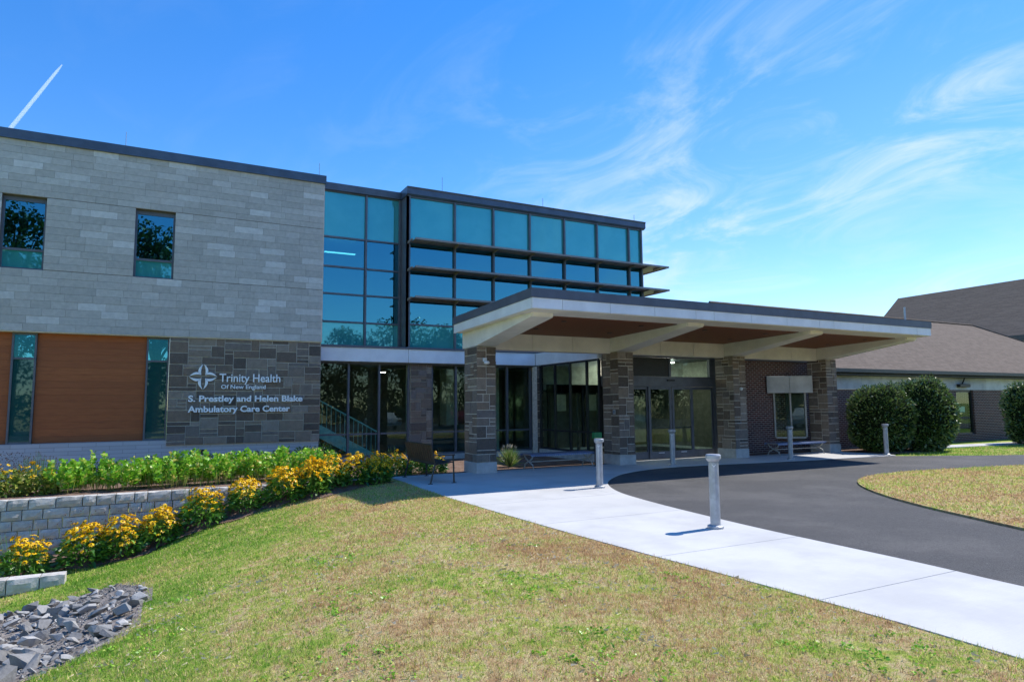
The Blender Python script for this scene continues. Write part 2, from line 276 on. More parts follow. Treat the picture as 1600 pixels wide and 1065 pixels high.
# ------------------------------------------------------------------ helpers
def link(o, parent=None, mat=None):
    col.objects.link(o)
    if parent is not None:
        o.parent = parent
    if mat is not None: o.data.materials.append(MT[mat])
    return o
def tag(o, label=None, cat=None, group=None, kind=None):
    for k, v in (('label', label), ('category', cat), ('group', group), ('kind', kind)):
        if v: o[k] = v
    return o
def empty(name, loc=(0, 0, 0), rz=0):
    o = bpy.data.objects.new(name, None); o.empty_display_size = .2; o.location = loc; o.rotation_euler = (0, 0, rz); col.objects.link(o); return o
def meshobj(name, v, f, mat, parent=None, smooth=False):
    me = bpy.data.meshes.new(name); me.from_pydata(v, [], f); me.update()
    if smooth: me.polygons.foreach_set('use_smooth', [True]*len(me.polygons))
    return link(bpy.data.objects.new(name, me), parent, mat)
class MB:
    def __init__(s): s.v = []; s.f = []
    def add(s, v, f):
        n = len(s.v); s.v += [tuple(p) for p in v]; s.f += [tuple(i+n for i in q) for q in f]; return s
    def box(s, x0, x1, y0, y1, z0, z1, b=0):
        if b <= 0:
            v = [(x, y, z) for z in (z0, z1) for y in (y0, y1) for x in (x0, x1)]
            return s.add(v, [(0, 2, 3, 1), (4, 5, 7, 6), (0, 1, 5, 4), (2, 6, 7, 3), (0, 4, 6, 2), (1, 3, 7, 5)])
        X = (x0, x1); Y = (y0, y1); Z = (z0, z1); v = []; sg = (1, -1)
        for k in (0, 1):
            for j in (0, 1):
                for i in (0, 1):
                    v += [(X[i], Y[j]+sg[j]*b, Z[k]+sg[k]*b), (X[i]+sg[i]*b, Y[j], Z[k]+sg[k]*b), (X[i]+sg[i]*b, Y[j]+sg[j]*b, Z[k])]
        I = lambda i, j, k, a: (k*4+j*2+i)*3+a
        f = [(I(0,0,0,0), I(0,0,1,0), I(0,1,1,0), I(0,1,0,0)), (I(1,0,0,0), I(1,1,0,0), I(1,1,1,0), I(1,0,1,0)),
             (I(0,0,0,1), I(1,0,0,1), I(1,0,1,1), I(0,0,1,1)), (I(0,1,0,1), I(0,1,1,1), I(1,1,1,1), I(1,1,0,1)),
             (I(0,0,0,2), I(0,1,0,2), I(1,1,0,2), I(1,0,0,2)), (I(0,0,1,2), I(1,0,1,2), I(1,1,1,2), I(0,1,1,2))]
        for a in (0, 1):
            for c in (0, 1):
                f += [(I(a,c,0,0), I(a,c,1,0), I(a,c,1,1), I(a,c,0,1)), (I(a,0,c,0), I(a,1,c,0), I(a,1,c,2), I(a,0,c,2)), (I(0,a,c,1), I(1,a,c,1), I(1,a,c,2), I(0,a,c,2))]
        for k in (0, 1):
            for j in (0, 1):
                for i in (0, 1): f.append((I(i,j,k,0), I(i,j,k,1), I(i,j,k,2)))
        return s.add(v, f)
    def tube(s, pts, r, n=8, caps=True):
        pts = [Vector(p) for p in pts]; rr = r if isinstance(r, (list, tuple)) else [r]*len(pts); v = []; f = []
        for i, p in enumerate(pts):
            d = (pts[min(i+1, len(pts)-1)]-pts[max(i-1, 0)]).normalized()
            a = d.cross(Vector((0, 0, 1)) if abs(d.z) < .9 else Vector((1, 0, 0))).normalized(); b = d.cross(a)
            for k in range(n):
                t = 2*math.pi*k/n; v.append(p+a*math.cos(t)*rr[i]+b*math.sin(t)*rr[i])
        for i in range(len(pts)-1):
            for k in range(n): f.append((i*n+k, i*n+(k+1) % n, (i+1)*n+(k+1) % n, (i+1)*n+k))
        if caps: f += [tuple(range(n)), tuple(range((len(pts)-1)*n, len(pts)*n))]
        return s.add(v, f)
    def lathe(s, prof, c=(0, 0, 0), n=20):
        v = []; f = []
        for r, z in prof:
            for k in range(n): t = 2*math.pi*k/n; v.append((c[0]+r*math.cos(t), c[1]+r*math.sin(t), c[2]+z))
        for i in range(len(prof)-1):
            for k in range(n): f.append((i*n+k, i*n+(k+1) % n, (i+1)*n+(k+1) % n, (i+1)*n+k))
        f += [tuple(range(n)), tuple(range((len(prof)-1)*n, len(prof)*n))]
        return s.add(v, f)
    def prism(s, poly, axis, a0, a1):       # poly in the two other axes, extruded along axis
        n = len(poly); P = lambda q, a: ((a, q[0], q[1]), (q[0], a, q[1]), (q[0], q[1], a))[axis]
        v = [P(q, a0) for q in poly]+[P(q, a1) for q in poly]
        f = [tuple(range(n))[::-1], tuple(range(n, 2*n))]+[(i, (i+1) % n, n+(i+1) % n, n+i) for i in range(n)]
        return s.add(v, f)
    def build(s, name, mat, parent=None, smooth=False):
        o = meshobj(name, s.v, s.f, mat, parent, smooth)
        import bmesh
        if len(s.f) < 4000:
            bm = bmesh.new(); bm.from_mesh(o.data); bmesh.ops.recalc_face_normals(bm, faces=bm.faces); bm.to_mesh(o.data); bm.free()
        return o
def bx(name, mat, parent, *a, b=0): return MB().box(*a, b=b).build(name, mat, parent)
def chip(mb, O, U, Nn, u0, u1, z0, z1, d, bev=.008, proud=0., rough=0.):
    # one dressed stone or board: back rectangle behind the face, front rectangle a little smaller and proud
    W = Vector((0, 0, 1)); O = Vector(O); U = Vector(U); Nn = Vector(Nn); j = lambda: (rng.random()-.5)*rough
    b = [O+U*u+W*z-Nn*d for u, z in ((u0, z0), (u1, z0), (u1, z1), (u0, z1))]
    m = [O+U*u+W*z+Nn*(proud-bev) for u, z in ((u0, z0), (u1, z0), (u1, z1), (u0, z1))]
    fr = [O+U*(u+j())+W*(z+j())+Nn*(proud+j()) for u, z in ((u0+bev, z0+bev), (u1-bev, z0+bev), (u1-bev, z1-bev), (u0+bev, z1-bev))]
    f = [(0, 1, 5, 4), (1, 2, 6, 5), (2, 3, 7, 6), (3, 0, 4, 7), (4, 5, 9, 8), (5, 6, 10, 9), (6, 7, 11, 10), (7, 4, 8, 11), (8, 9, 10, 11)]
    return mb.add(b+m+fr, f)
def ashlar(W, H, cw, ch, seed, wmax=6):
    r = random.Random(seed); nx = max(1, round(W/cw)); nz = max(1, round(H/ch)); g = np.zeros((nz, nx), int); out = []
    for z in range(nz):
        for x in range(nx):
            if g[z, x]: continue
            h = r.choice([1, 1, 2, 2, 2, 3, 3]); w = r.choice([2, 3, 3, 4, 4, 5, wmax]) if h > 1 else r.choice([3, 4, 5, wmax])
            h = min(h, nz-z); k = 0
            while k < w and x+k < nx and not g[z, x+k]: k += 1
            w = k
            rem = 0
            while x+w+rem < nx and not g[z, x+w+rem]: rem += 1
            if rem == 1: w += 1
            g[z:z+h, x:x+w] = 1; out.append((x*W/nx, (x+w)*W/nx, z*H/nz, (z+h)*H/nz))
    return out
def tri_mesh(name, V, nper, mat, parent=None, faces=None):
    V = np.asarray(V, np.float32).reshape(-1, 3); n = len(V)//nper
    me = bpy.data.meshes.new(name); me.vertices.add(len(V)); me.vertices.foreach_set('co', V.ravel())
    if faces is None: faces = [tuple(range(nper))]
    loops = np.concatenate([np.asarray(q) for q in faces]); L = len(loops)
    idx = (np.arange(n)[:, None]*nper+loops[None, :]).ravel().astype(np.int32)
    st = []; a = 0; sz = []
    for q in faces: st.append(a); a += len(q); sz.append(len(q))
    ls = (np.arange(n)[:, None]*L+np.asarray(st)[None, :]).ravel().astype(np.int32)
    me.loops.add(len(idx)); me.loops.foreach_set('vertex_index', idx)
    me.polygons.add(len(ls)); me.polygons.foreach_set('loop_start', ls); me.update(calc_edges=True)
    return link(bpy.data.objects.new(name, me), parent, mat)
def unit(v): return v/np.maximum(np.linalg.norm(v, axis=-1, keepdims=True), 1e-9)
def leaves(P, D, L, Wd, r, droop=.25):
    # kite-shaped leaves: base P, direction D, length L, width Wd
    n = len(P); D = unit(D); S = unit(np.cross(D, r.normal(size=(n, 3)))); L = L[:, None]; Wd = Wd[:, None]
    mid = P+D*L*.5; tip = P+D*L-np.array([0, 0, 1])*L*droop
    return np.stack([P, mid+S*Wd*.5, tip, mid-S*Wd*.5], 1)

# ------------------------------------------------------------------ terrain
UG = [(-9, 0), (0, 0), (.4, .03), (1, .10), (1.7, .20), (2.9, .43), (4, .70), (5.1, 1.07), (6, 1.24), (7.4, 1.38), (9, 1.42), (60, 1.42)]
def terrain(X, Y):
    X = np.asarray(X, float); Y = np.asarray(Y, float)
    xc = np.interp(Y, [-30, 0, 4, 9, 15, 15.6], [-3, .4, 1.6, 3.3, 5.0, 5.0])
    z = -np.interp(xc-X, [a for a, b in UG], [b for a, b in UG])
    z = z-.010
    lump = .012*np.sin(X*2.1+Y*.7)+.010*np.sin(Y*2.7-X*1.3)
    z = z+lump*np.clip((4.6-X)/1.5, 0, 1)
    return z
def ground_z(X, Y):
    z = terrain(X, Y)
    z = np.where(X > 5.45, -.03, z)
    bed = np.minimum(terrain(X, np.full_like(X, 15.2))+np.clip((Y-15.2)/1.0, 0, 1)*.22, -.03)
    z = np.where((Y > 15.2) & (X <= 4.9), bed, z)
    z = np.where((Y > 16.32) & (X <= 5.45), -.03, z)
    return z
def axis(parts):
    a = []
    for lo, hi, n in parts: a += list(np.linspace(lo, hi, n, endpoint=False))
    return np.array(a+[parts[-1][1]])
gx = axis([(-900, -60, 8), (-60, -12, 12), (-12, 4.88, 90), (4.88, 4.91, 1), (4.91, 5.43, 3), (5.43, 5.47, 1), (5.47, 60, 14), (60, 900, 8)])
gy = axis([(-900, -60, 8), (-60, -4, 20), (-4, 15.15, 82), (15.15, 16.30, 9), (16.30, 16.33, 1), (16.33, 60, 8), (60, 900, 8)])
GX, GY = np.meshgrid(gx, gy); GZ = ground_z(GX, GY)
nx, ny = len(gx), len(gy)
gv = np.stack([GX, GY, GZ], -1).reshape(-1, 3).tolist()
gf = [(j*nx+i, j*nx+i+1, (j+1)*nx+i+1, (j+1)*nx+i) for j in range(ny-1) for i in range(nx-1)]
g = meshobj('ground', gv, gf, 'lawn_thatch', None, True); tag(g, kind='structure')
def sheet(name, poly, z, mat, thick=0):
    v = [(x, y, z) for x, y in poly]; n = len(poly); f = [tuple(range(n))]
    if thick:
        v += [(x, y, z-thick) for x, y in poly]; f += [(i, n+i, n+(i+1) % n, (i+1) % n) for i in range(n)]
    mb = MB(); mb.add(v, f); return mb
def smooth_poly(pts, it=2):
    for _ in range(it):
        q = [pts[0]]
        for a, b in zip(pts[:-1], pts[1:]): q += [(a[0]*.75+b[0]*.25, a[1]*.75+b[1]*.25), (a[0]*.25+b[0]*.75, a[1]*.25+b[1]*.75)]
        pts = q+[pts[-1]]
    return pts
walk_edge = smooth_poly([(7.25, 1.5), (7.32, 3.48), (7.45, 4.5), (7.5, 5.7), (7.55, 6.7), (7.64, 7.6), (7.82, 9.0), (8.0, 10.0), (8.2, 10.9), (8.53, 11.7), (9.0, 12.5), (9.65, 13.25), (10.7, 14.1), (11.9, 14.6), (13.1, 14.74), (14.1, 14.67), (16.3, 14.36), (18.85, 14.1), (21.7, 13.9)])
asph = [(7.2, -30)]+walk_edge+[(22.6, 13.35), (24.5, 12.3), (27, 11.3), (31, 10.5), (60, 8), (60, -30)]
a = sheet('driveway', asph, -.014, 'asphalt').build('driveway', 'asphalt'); tag(a, kind='structure')
isl_edge = smooth_poly([(9.2, 0), (9.9, 3.4), (10.56, 4.97), (11.10, 6.13), (11.5, 6.95), (12.17, 8.04), (13.08, 9.12), (13.85, 9.76), (14.83, 10.25), (16.43, 10.48), (18.74, 10.2), (21.07, 9.79), (26, 8.8), (45, 6)])
isl_poly = isl_edge+[(45, -3), (9, -3)]
pk = sheet('parking_lot', [(-60, -28), (90, -28), (90, -6), (-60, -6)], -.008, 'asphalt').build('parking_lot', 'asphalt'); tag(pk, kind='structure'); pk.location.z = .0
i_ = sheet('lawn_island', isl_poly, .02, 'lawn_thatch', .06).build('lawn_island', 'lawn_thatch'); tag(i_, kind='structure')
# concrete walk and entrance slab, cast in panels with tooled joints
def clip(poly, x0, x1, y0, y1):
    for ax, val, keep in ((0, x0, 1), (0, x1, -1), (1, y0, 1), (1, y1, -1)):
        out = []
        for k in range(len(poly)):
            p, q = poly[k-1], poly[k]; ip = (p[ax]-val)*keep >= 0; iq = (q[ax]-val)*keep >= 0
            if ip != iq:
                t = (val-p[ax])/(q[ax]-p[ax]); out.append((p[0]+(q[0]-p[0])*t, p[1]+(q[1]-p[1])*t))
            if iq: out.append(q)
        poly = out
        if not poly: return []
    return poly
left_edge = [(5.17, 16.42), (5.05, 13.7), (4.99, 12.1), (5.02, 9.6), (5.07, 7.8), (5.15, 6.3), (5.22, 5.4), (5.28, 4.3), (5.31, 3.4), (5.29, 2.5), (5.27, 1.5)]
slab_poly = left_edge+walk_edge+[(22.0, 14.0), (22.0, 16.45), (17.28, 16.45), (17.28, 17.05), (12.3, 17.05), (12.3, 16.45)]
sw = sheet('sidewalk', slab_poly, -.005, 'concrete_plinth').build('sidewalk', 'concrete_plinth'); tag(sw, kind='structure')
ys = [1.5, 2.02, 4.15, 6.2, 8.7, 10.9, 13.0, 14.9, 17.1]; xs = [4.9, 8.05, 10.3, 12.6, 14.9, 17.2, 19.5, 22.1]
for y0, y1 in zip(ys[:-1], ys[1:]):
    for x0, x1 in zip(xs[:-1], xs[1:]):
        if y1 <= 10.95:
            if x0 > 5: continue
            q = clip(slab_poly, 4.9, 9.5, y0+.005, y1-.005)
        else: q = clip(slab_poly, x0+.004, x1-.004, y0+.005, y1-.005)
        if len(q) < 3: continue
        # split concave leftovers is not needed here: each piece stays a single outline
        sheet('slab', q, 0.0, 'concrete', .09).build('slab', 'concrete', sw)
# far walk in front of the brick building
fwk = sheet('footpath', [(25.5, 15.35), (60, 12.5), (60, 13.6), (25.5, 16.3)], .0, 'concrete', .06).build('footpath', 'concrete'); tag(fwk, kind='structure')
# planting beds
xs_ = np.linspace(-9, 4.86, 60); ys_ = np.linspace(15.22, 16.24, 10)
BXx, BYy = np.meshgrid(xs_, ys_)
edge = 15.20+.10*np.sin(BXx*3.1)+.06*np.sin(BXx*7.3)
BYy = np.where(BYy < 15.24, edge+.05, BYy)
BZ = ground_z(BXx, np.maximum(BYy, 15.1))+.02+.018*np.sin(BXx*9)*np.sin(BYy*11)
v = np.stack([BXx, BYy, BZ], -1).reshape(-1, 3).tolist(); n = len(xs_)
f = [(j*n+i, j*n+i+1, (j+1)*n+i+1, (j+1)*n+i) for j in range(len(ys_)-1) for i in range(n-1)]
tag(meshobj('lower_planting_bed', v, f, 'mulch', None, True), kind='structure')
tag(sheet('upper_planting_bed', [(-9, 16.42), (5.1, 16.42), (12.0, 16.47), (12.0, 21.15), (4.2, 21.15), (4.2, 20.34), (-9, 20.34)], -.006, 'mulch').build('upper_planting_bed', 'mulch'), kind='structure')
tag(sheet('side_planting_bed', [(17.3, 16.47), (22.1, 16.47), (22.4, 14.4), (25.4, 14.4), (25.4, 17.28), (17.3, 17.28)], -.008, 'mulch').build('side_planting_bed', 'mulch'), kind='structure')
# ------------------------------------------------------------------ clinic building
YL, XL = 20.30, 4.20
clinic = empty('clinic_building', (4, 20.3, 0)); tag(clinic, 'two-storey care centre with limestone wing and blue-green glass tower behind the canopy', 'building')
def CP(o):                                        # parent while keeping world placement (parent sits at (4,20.3,0))
    return o
OFF = Vector((-4, -20.3, 0))
class PMB(MB):
    pass
def part(mb, name, mat, parent, smooth=False):
    o = mb.build(name, mat, None, smooth); o.parent = parent; o.matrix_parent_inverse = parent_inv(parent); return o
INV = {}
def parent_inv(p):
    k = p.name
    if k not in INV:
        m = Matrix.Identity(4); q = p
        while q is not None:
            m = q.matrix_parent_inverse @ q.matrix_basis @ Matrix.Identity(4) if False else m
            if q.parent is None: m = q.matrix_basis.copy()
            q = q.parent
        INV[k] = m.inverted()
    return INV[k] if p.parent is None else Matrix.Identity(4)
def pbx(name, mat, parent, *a, b=0): return part(MB().box(*a, b=b), name, mat, parent)
# upper limestone wall with two window openings
WIN = [(-3.72, -2.79), (-.80, .163)]; WZ0, WZ1 = 5.287, 7.17
uw = MB()
def wallrect(mb, x0, x1, z0, z1, y0=20.262, y1=20.7): mb.box(x0, x1, y0, y1, z0, z1)
wallrect(uw, -9, XL-.004, 3.72, WZ0); wallrect(uw, -9, XL-.004, WZ1, 8.62)
xe = [-9, WIN[0][0], WIN[0][1], WIN[1][0], WIN[1][1], XL-.004]
for k in (0, 2, 4): wallrect(uw, xe[k], xe[k+1], WZ0, WZ1)
upper = part(uw, 'limestone_wall', 'limestone_joint', clinic)
bands = [(3.717, WZ0, 8), (WZ0, WZ1, 10), (WZ1, 8.615, 8)]
rest = MB(); pieces = []
for z0, z1, n in bands:
    for k in range(n):
        a, b = z0+(z1-z0)*k/n, z0+(z1-z0)*(k+1)/n
        if k == 0 and z0 > 4: a += .012
        segs = [(-9, XL)] if z0 != WZ0 else [(-9, WIN[0][0]), (WIN[0][1], WIN[1][0]), (WIN[1][1], XL)]
        for s0, s1 in segs:
            x = s1
            while x > s0+.01:
                L = rng.choice([.42, .5, .58, .62, .62, .7, .78]); L = L if x-L > s0+.25 else x-s0
                pieces.append((x-L, x, a, b)); x -= L
pieces.sort(key=lambda p: p[0] < -3.85 or p[3] > 8.62)
cnt = 0
for x0, x1, z0, z1 in pieces:
    d = rng.uniform(0, .005); jt = .002
    if x1 > -3.85 and cnt < 300:
        part(chip(MB(), (0, 20.25, 0), (1, 0, 0), (0, -1, 0), x0+jt, x1-jt, z0+jt, z1-jt, .012, .0025, d), 'stone', 'limestone', upper); cnt += 1
    else: chip(rest, (0, 20.25, 0), (1, 0, 0), (0, -1, 0), x0+jt, x1-jt, z0+jt, z1-jt, .012, .0025, d)
o = part(rest, 'stone_courses', 'limestone', upper); o['kind'] = 'stuff'
pbx('side_return', 'limestone', clinic, XL-.003, XL+.02, 20.26, 21.6, 3.72, 8.62)
pbx('soffit', 'beige_panel', clinic, -9, XL, 20.27, 20.62, 3.70, 3.718)
# roof cap of the wing
mb = MB().prism([(20.19, 8.60), (20.19, 8.85), (20.9, 8.86), (20.9, 8.60)], 0, -9, XL+.05); part(mb, 'roof_cap', 'cap_metal', clinic)
pbx('roof', 'cap_grey', clinic, -9, XL, 20.92, 32, 8.45, 8.6)
for x in (-1.13, 4.10): part(MB().tube([(x, 20.55, 8.85), (x, 20.55, 9.36)], .008, 5), 'lightning_rod', 'galvanised', clinic)
# upper windows
for x0, x1 in WIN:
    w = part(MB().box(x0, x0+.05, 20.38, 20.46, WZ0, WZ1).box(x1-.05, x1, 20.38, 20.46, WZ0, WZ1).box(x0, x1, 20.39, 20.45, WZ1-.12, WZ1).box(x0, x1, 20.39, 20.45, WZ0, WZ0+.05).box(x0, x1, 20.375, 20.45, 5.77, 5.83), 'window', 'frame_metal', clinic)
    pbx('pane', 'vision_glass', w, x0+.05, x1-.05, 20.415, 20.43, 5.83, WZ1-.12)
    pbx('spandrel', 'spandrel_glass', w, x0+.05, x1-.05, 20.415, 20.43, WZ0+.05, 5.77)
    pbx('reveal', 'interior_dark', w, x0-.02, x1+.02, 20.72, 20.75, WZ0-.05, WZ1+.05)
# dark random-ashlar sign wall
sw_ = pbx('sign_wall', 'mortar', clinic, .155, XL, 20.315, 20.7, .765, 3.70)
for u0, u1, z0, z1 in ashlar(XL-.15, 2.935, .117, .105, 3):
    j = .009
    part(chip(MB(), (.15, 20.30, .765), (1, 0, 0), (0, -1, 0), u0+j, u1-j, z0+j, z1-j, .02, .005, rng.uniform(-.004, .008), .006), 'stone', 'fieldstone', sw_)
pbx('side_wall', 'fieldstone', clinic, XL-.01, XL+.012, 20.33, 21.3, .765, 3.70)
pbx('base_wall', 'white_brick', clinic, -9, .16, 20.345, 20.7, -.5, .91)
pbx('base_wall', 'white_brick', clinic, .16, XL-.01, 20.345, 20.7, -.5, .763)
pbx('foundation_vent', 'black_metal', clinic, .99, 1.16, 20.33, 20.35, .50, .63)
# siding panels and the narrow windows between them
def siding(x0, x1):
    p = pbx('siding_panel', 'dark_frame', clinic, x0, x1, 20.52, 20.6, .91, 3.70)
    n = 16
    for k in range(n):
        a = .912+(3.698-.912)*k/n; b = .912+(3.698-.912)*(k+1)/n
        part(chip(MB(), (0, 20.5, 0), (1, 0, 0), (0, -1, 0), x0+.003, x1-.003, a+.0012, b-.0012, .02, .0015, rng.uniform(0, .001)), 'board', 'siding', p)
siding(-5.9, -3.36); siding(-2.84, -.40)
for x0, x1 in ((-3.36, -2.84), (-.40, .15), (-6.4, -5.9)):
    w = part(MB().box(x0, x0+.045, 20.43, 20.52, .91, 3.70).box(x1-.045, x1, 20.43, 20.52, .91, 3.70).box(x0, x1, 20.44, 20.5, 3.02, 3.07).box(x0, x1, 20.44, 20.5, .91, .96).box(x0, x1, 20.44, 20.5, 3.64, 3.70), 'tall_window', 'frame_metal', clinic)
    pbx('pane', 'dim_glass', w, x0+.045, x1-.045, 20.465, 20.48, .96, 3.02)
    pbx('transom_pane', 'vision_glass', w, x0+.045, x1-.045, 20.465, 20.48, 3.07, 3.64)
pbx('siding_panel', 'siding', clinic, -9, -6.4, 20.5, 20.6, .91, 3.70)
# curtain walls
def curtain(name, axis_, pl, cols, rows, glass, mw=.055, md=.09, gmat=None, frame='frame_metal', sgn=-1):
    cw = None
    def bxx(nm, m, p, a0, a1, d0, d1, z0, z1):
        lo, hi = sorted((pl+sgn*d0, pl+sgn*d1))
        return pbx(nm, m, p, a0, a1, lo, hi, z0, z1) if axis_ == 0 else pbx(nm, m, p, lo, hi, a0, a1, z0, z1)
    cw = bxx(name, frame, clinic, cols[0]-mw/2, cols[-1]+mw/2, -.03, md*.7, rows[0]-.04, rows[0]+.02)
    for c in cols: bxx('mullion', frame, cw, c-mw/2, c+mw/2, -.02, md, rows[0]+.02, rows[-1])
    for r_ in rows[1:]:
        for a, b in zip(cols[:-1], cols[1:]): bxx('rail', frame, cw, a+mw/2, b-mw/2, -.02, md*.55, r_-.028, r_+.028)
    for i, (z0, z1) in enumerate(zip(rows[:-1], rows[1:])):
        for a, b in zip(cols[:-1], cols[1:]): bxx('pane', glass[i], cw, a+mw/2, b-mw/2, -.012, .0, z0+.02, z1-.028)
    return cw
VG, SG = 'vision_glass', 'spandrel_glass'
MC = [7.13, 8.84, 10.34, 11.84, 13.35, 14.86, 16.41, 17.04]
curtain('curtain_wall', 0, 21.0, MC, [3.70, 4.48, 5.30, 6.33, 7.28, 8.84], [SG, VG, VG, VG, SG], .06, .10)
curtain('curtain_wall', 0, 21.65, [4.24, 5.89, 7.06], [3.76, 4.53, 5.45, 6.35, 7.33, 8.87], [SG, VG, VG, VG, SG], .06, .09)
curtain('curtain_wall', 1, 17.07, [21.1, 22.6, 24.1, 25.6, 27.1, 28.6], [3.70, 4.48, 5.30, 6.33, 7.28, 8.84], [SG, VG, VG, VG, SG], .06, .05, sgn=1)
pbx('corner_post', 'frame_metal', clinic, 7.10, 7.21, 20.90, 21.62, 3.70, 8.86)
# tower roof
mb = MB().prism([(20.83, 8.90), (20.83, 9.08), (20.80, 9.15), (22.2, 9.16), (22.2, 8.85), (20.93, 8.85)], 0, 7.06, 17.2); part(mb, 'roof_cap', 'cap_metal', clinic)
mb = MB().prism([(21.50, 8.88), (21.48, 9.11), (22.6, 9.12), (22.6, 8.88)], 0, XL+.03, 7.05); part(mb, 'roof_cap', 'cap_metal', clinic)
pbx('roof_cap', 'cap_metal', clinic, 17.0, 17.2, 22.2, 29, 8.86, 9.14)
pbx('roof', 'cap_grey', clinic, XL+.03, 17.0, 22.62, 29, 8.9, 9.0)
for x, z in ((8.51, 9.83), (12.63, 9.64), (17.0, 9.56)): part(MB().tube([(x, 21.3, 9.15), (x, 21.3, z)], .009, 5), 'lightning_rod', 'galvanised', clinic)
# sun shades
for zt in (7.30, 6.36, 5.36):
    s = part(MB().box(7.22, 18.0, 20.40, 20.44, zt-.055, zt+.012), 'sun_shade', 'shade_metal', clinic)
    for k in range(6): pbx('louvre', 'shade_metal', s, 7.24, 17.95, 20.445+k*.092, 20.445+k*.092+.086, zt-.022, zt-.008)
    pbx('edge_trim', 'galvanised', s, 7.22, 17.96, 20.441, 20.452, zt-.032, zt-.0225)
    pbx('side_louvre', 'shade_metal', s, 17.12, 17.95, 21.0, 24.0, zt-.022, zt-.008)
    pbx('side_edge', 'shade_metal', s, 17.955, 18.0, 20.442, 24.0, zt-.055, zt+.01)
    for x in MC+[17.95-.35]: part(MB().prism([(20.45, zt-.06), (20.45, zt-.024), (20.90, zt-.024), (20.90, zt-.11)], 0, x-.02, x+.02), 'bracket', 'shade_metal', s)
# white fascia band
pbx('fascia_panel', 'white_panel', clinic, XL+.02, 7.16, 20.90, 21.1, 3.20, 3.64, b=.004); pbx('fascia_panel', 'white_panel', clinic, 7.172, 11.985, 20.90, 21.1, 3.20, 3.64, b=.004)
pbx('fascia_panel', 'white_panel', clinic, 11.99, 12.15, 17.0, 20.89, 3.20, 3.64, b=.004)
pbx('band_sill', 'frame_metal', clinic, XL+.02, 11.98, 20.86, 21.6, 3.645, 3.70); pbx('band_soffit', 'interior_dark', clinic, XL+.02, 12.0, 20.96, 21.6, 3.15, 3.198)
# ground-floor glazing
GG = ['ground_glass']*3
curtain('glass_wall', 0, 21.20, [4.32, 5.26, 6.26, 7.25], [.20, .90, 3.16], GG, .06, .09)
curtain('glass_wall', 0, 21.20, [8.08, 8.96, 10.0, 10.95, 11.9], [.20, .90, 3.16], GG, .06, .09)
pbx('kerb_wall', 'concrete_plinth', clinic, XL, 12.0, 21.08, 21.35, -.35, .16)
pr = pbx('stone_pier', 'mortar', clinic, 7.30, 8.04, 21.06, 21.5, .165, 3.16)
for u0, u1, z0, z1 in ashlar(.76, 2.99, .10, .098, 21): part(chip(MB(), (7.29, 21.045, .17), (1, 0, 0), (0, -1, 0), u0+.006, u1-.006, z0+.006, z1-.006, .02, .006, rng.uniform(0, .012), .005), 'stone', 'fieldstone', pr)
pr = pbx('stone_pier', 'mortar', clinic, 11.94, 12.2, 20.72, 21.07, -.3, 3.16)
for u0, u1, z0, z1 in ashlar(.26, 3.3, .087, .1, 22): part(chip(MB(), (11.94, 20.705, -.14), (1, 0, 0), (0, -1, 0), u0+.006, u1-.006, z0+.006, z1-.006, .02, .006, rng.uniform(0, .01), .005), 'stone', 'fieldstone', pr)
curtain('glass_wall', 1, 12.09, [17.05, 17.72, 18.71, 19.67, 20.66], [.28, .90, 3.17], GG, .06, .06, sgn=-1, frame='dark_frame')
pbx('kerb_wall', 'concrete_plinth', clinic, 12.0, 12.2, 17.06, 20.70, -.35, .235)
# entrance: transoms, header, sliding doors
pbx('vestibule_valance', 'interior_wall', clinic, 12.22, 17.2, 18.9, 19.0, 2.45, 3.29)
ent = pbx('entrance_header', 'frame_metal', clinic, 12.12, 17.3, 16.96, 17.10, 2.34, 2.67)
pbx('sensor', 'black_metal', ent, 14.72, 15.0, 16.90, 16.955, 2.52, 2.57)
pbx('transom_panel', 'black_metal', ent, 12.15, 14.83, 17.0, 17.04, 2.675, 3.28); pbx('transom_bar', 'frame_metal', ent, 14.83, 14.92, 16.97, 17.08, 2.675, 3.28)
pbx('transom_pane', 'ground_glass', ent, 14.92, 16.62, 17.02, 17.035, 2.675, 3.28); pbx('transom_post', 'frame_metal', ent, 16.62, 17.3, 16.97, 17.08, 2.675, 3.28)
for x0, x1, y in ((12.25, 13.98, 17.05), (13.95, 14.90, 17.0), (14.93, 15.82, 17.0), (15.80, 16.80, 17.05)):
    d = part(MB().box(x0, x0+.085, y-.02, y+.025, .02, 2.335).box(x1-.085, x1, y-.02, y+.025, .02, 2.335).box(x0+.085, x1-.085, y-.02, y+.025, .02, .25).box(x0+.085, x1-.085, y-.02, y+.025, 2.25, 2.335), 'door_leaf', 'frame_metal', clinic)
    pbx('pane', 'ground_glass', d, x0+.085, x1-.085, y-.004, y+.008, .25, 2.25)
    if x0 in (13.95, 14.93):
        pbx('push_bar', 'dark_frame', d, x0+.05, x1-.05, y+.03, y+.05, .98, 1.02)
        pbx('door_sticker', 'white_plastic', d, (x0+x1)/2-.12, (x0+x1)/2+.12, y-.024, y-.0205, .19, .215)
pbx('door_jamb', 'frame_metal', clinic, 16.80, 17.3, 16.97, 17.09, .02, 2.335)
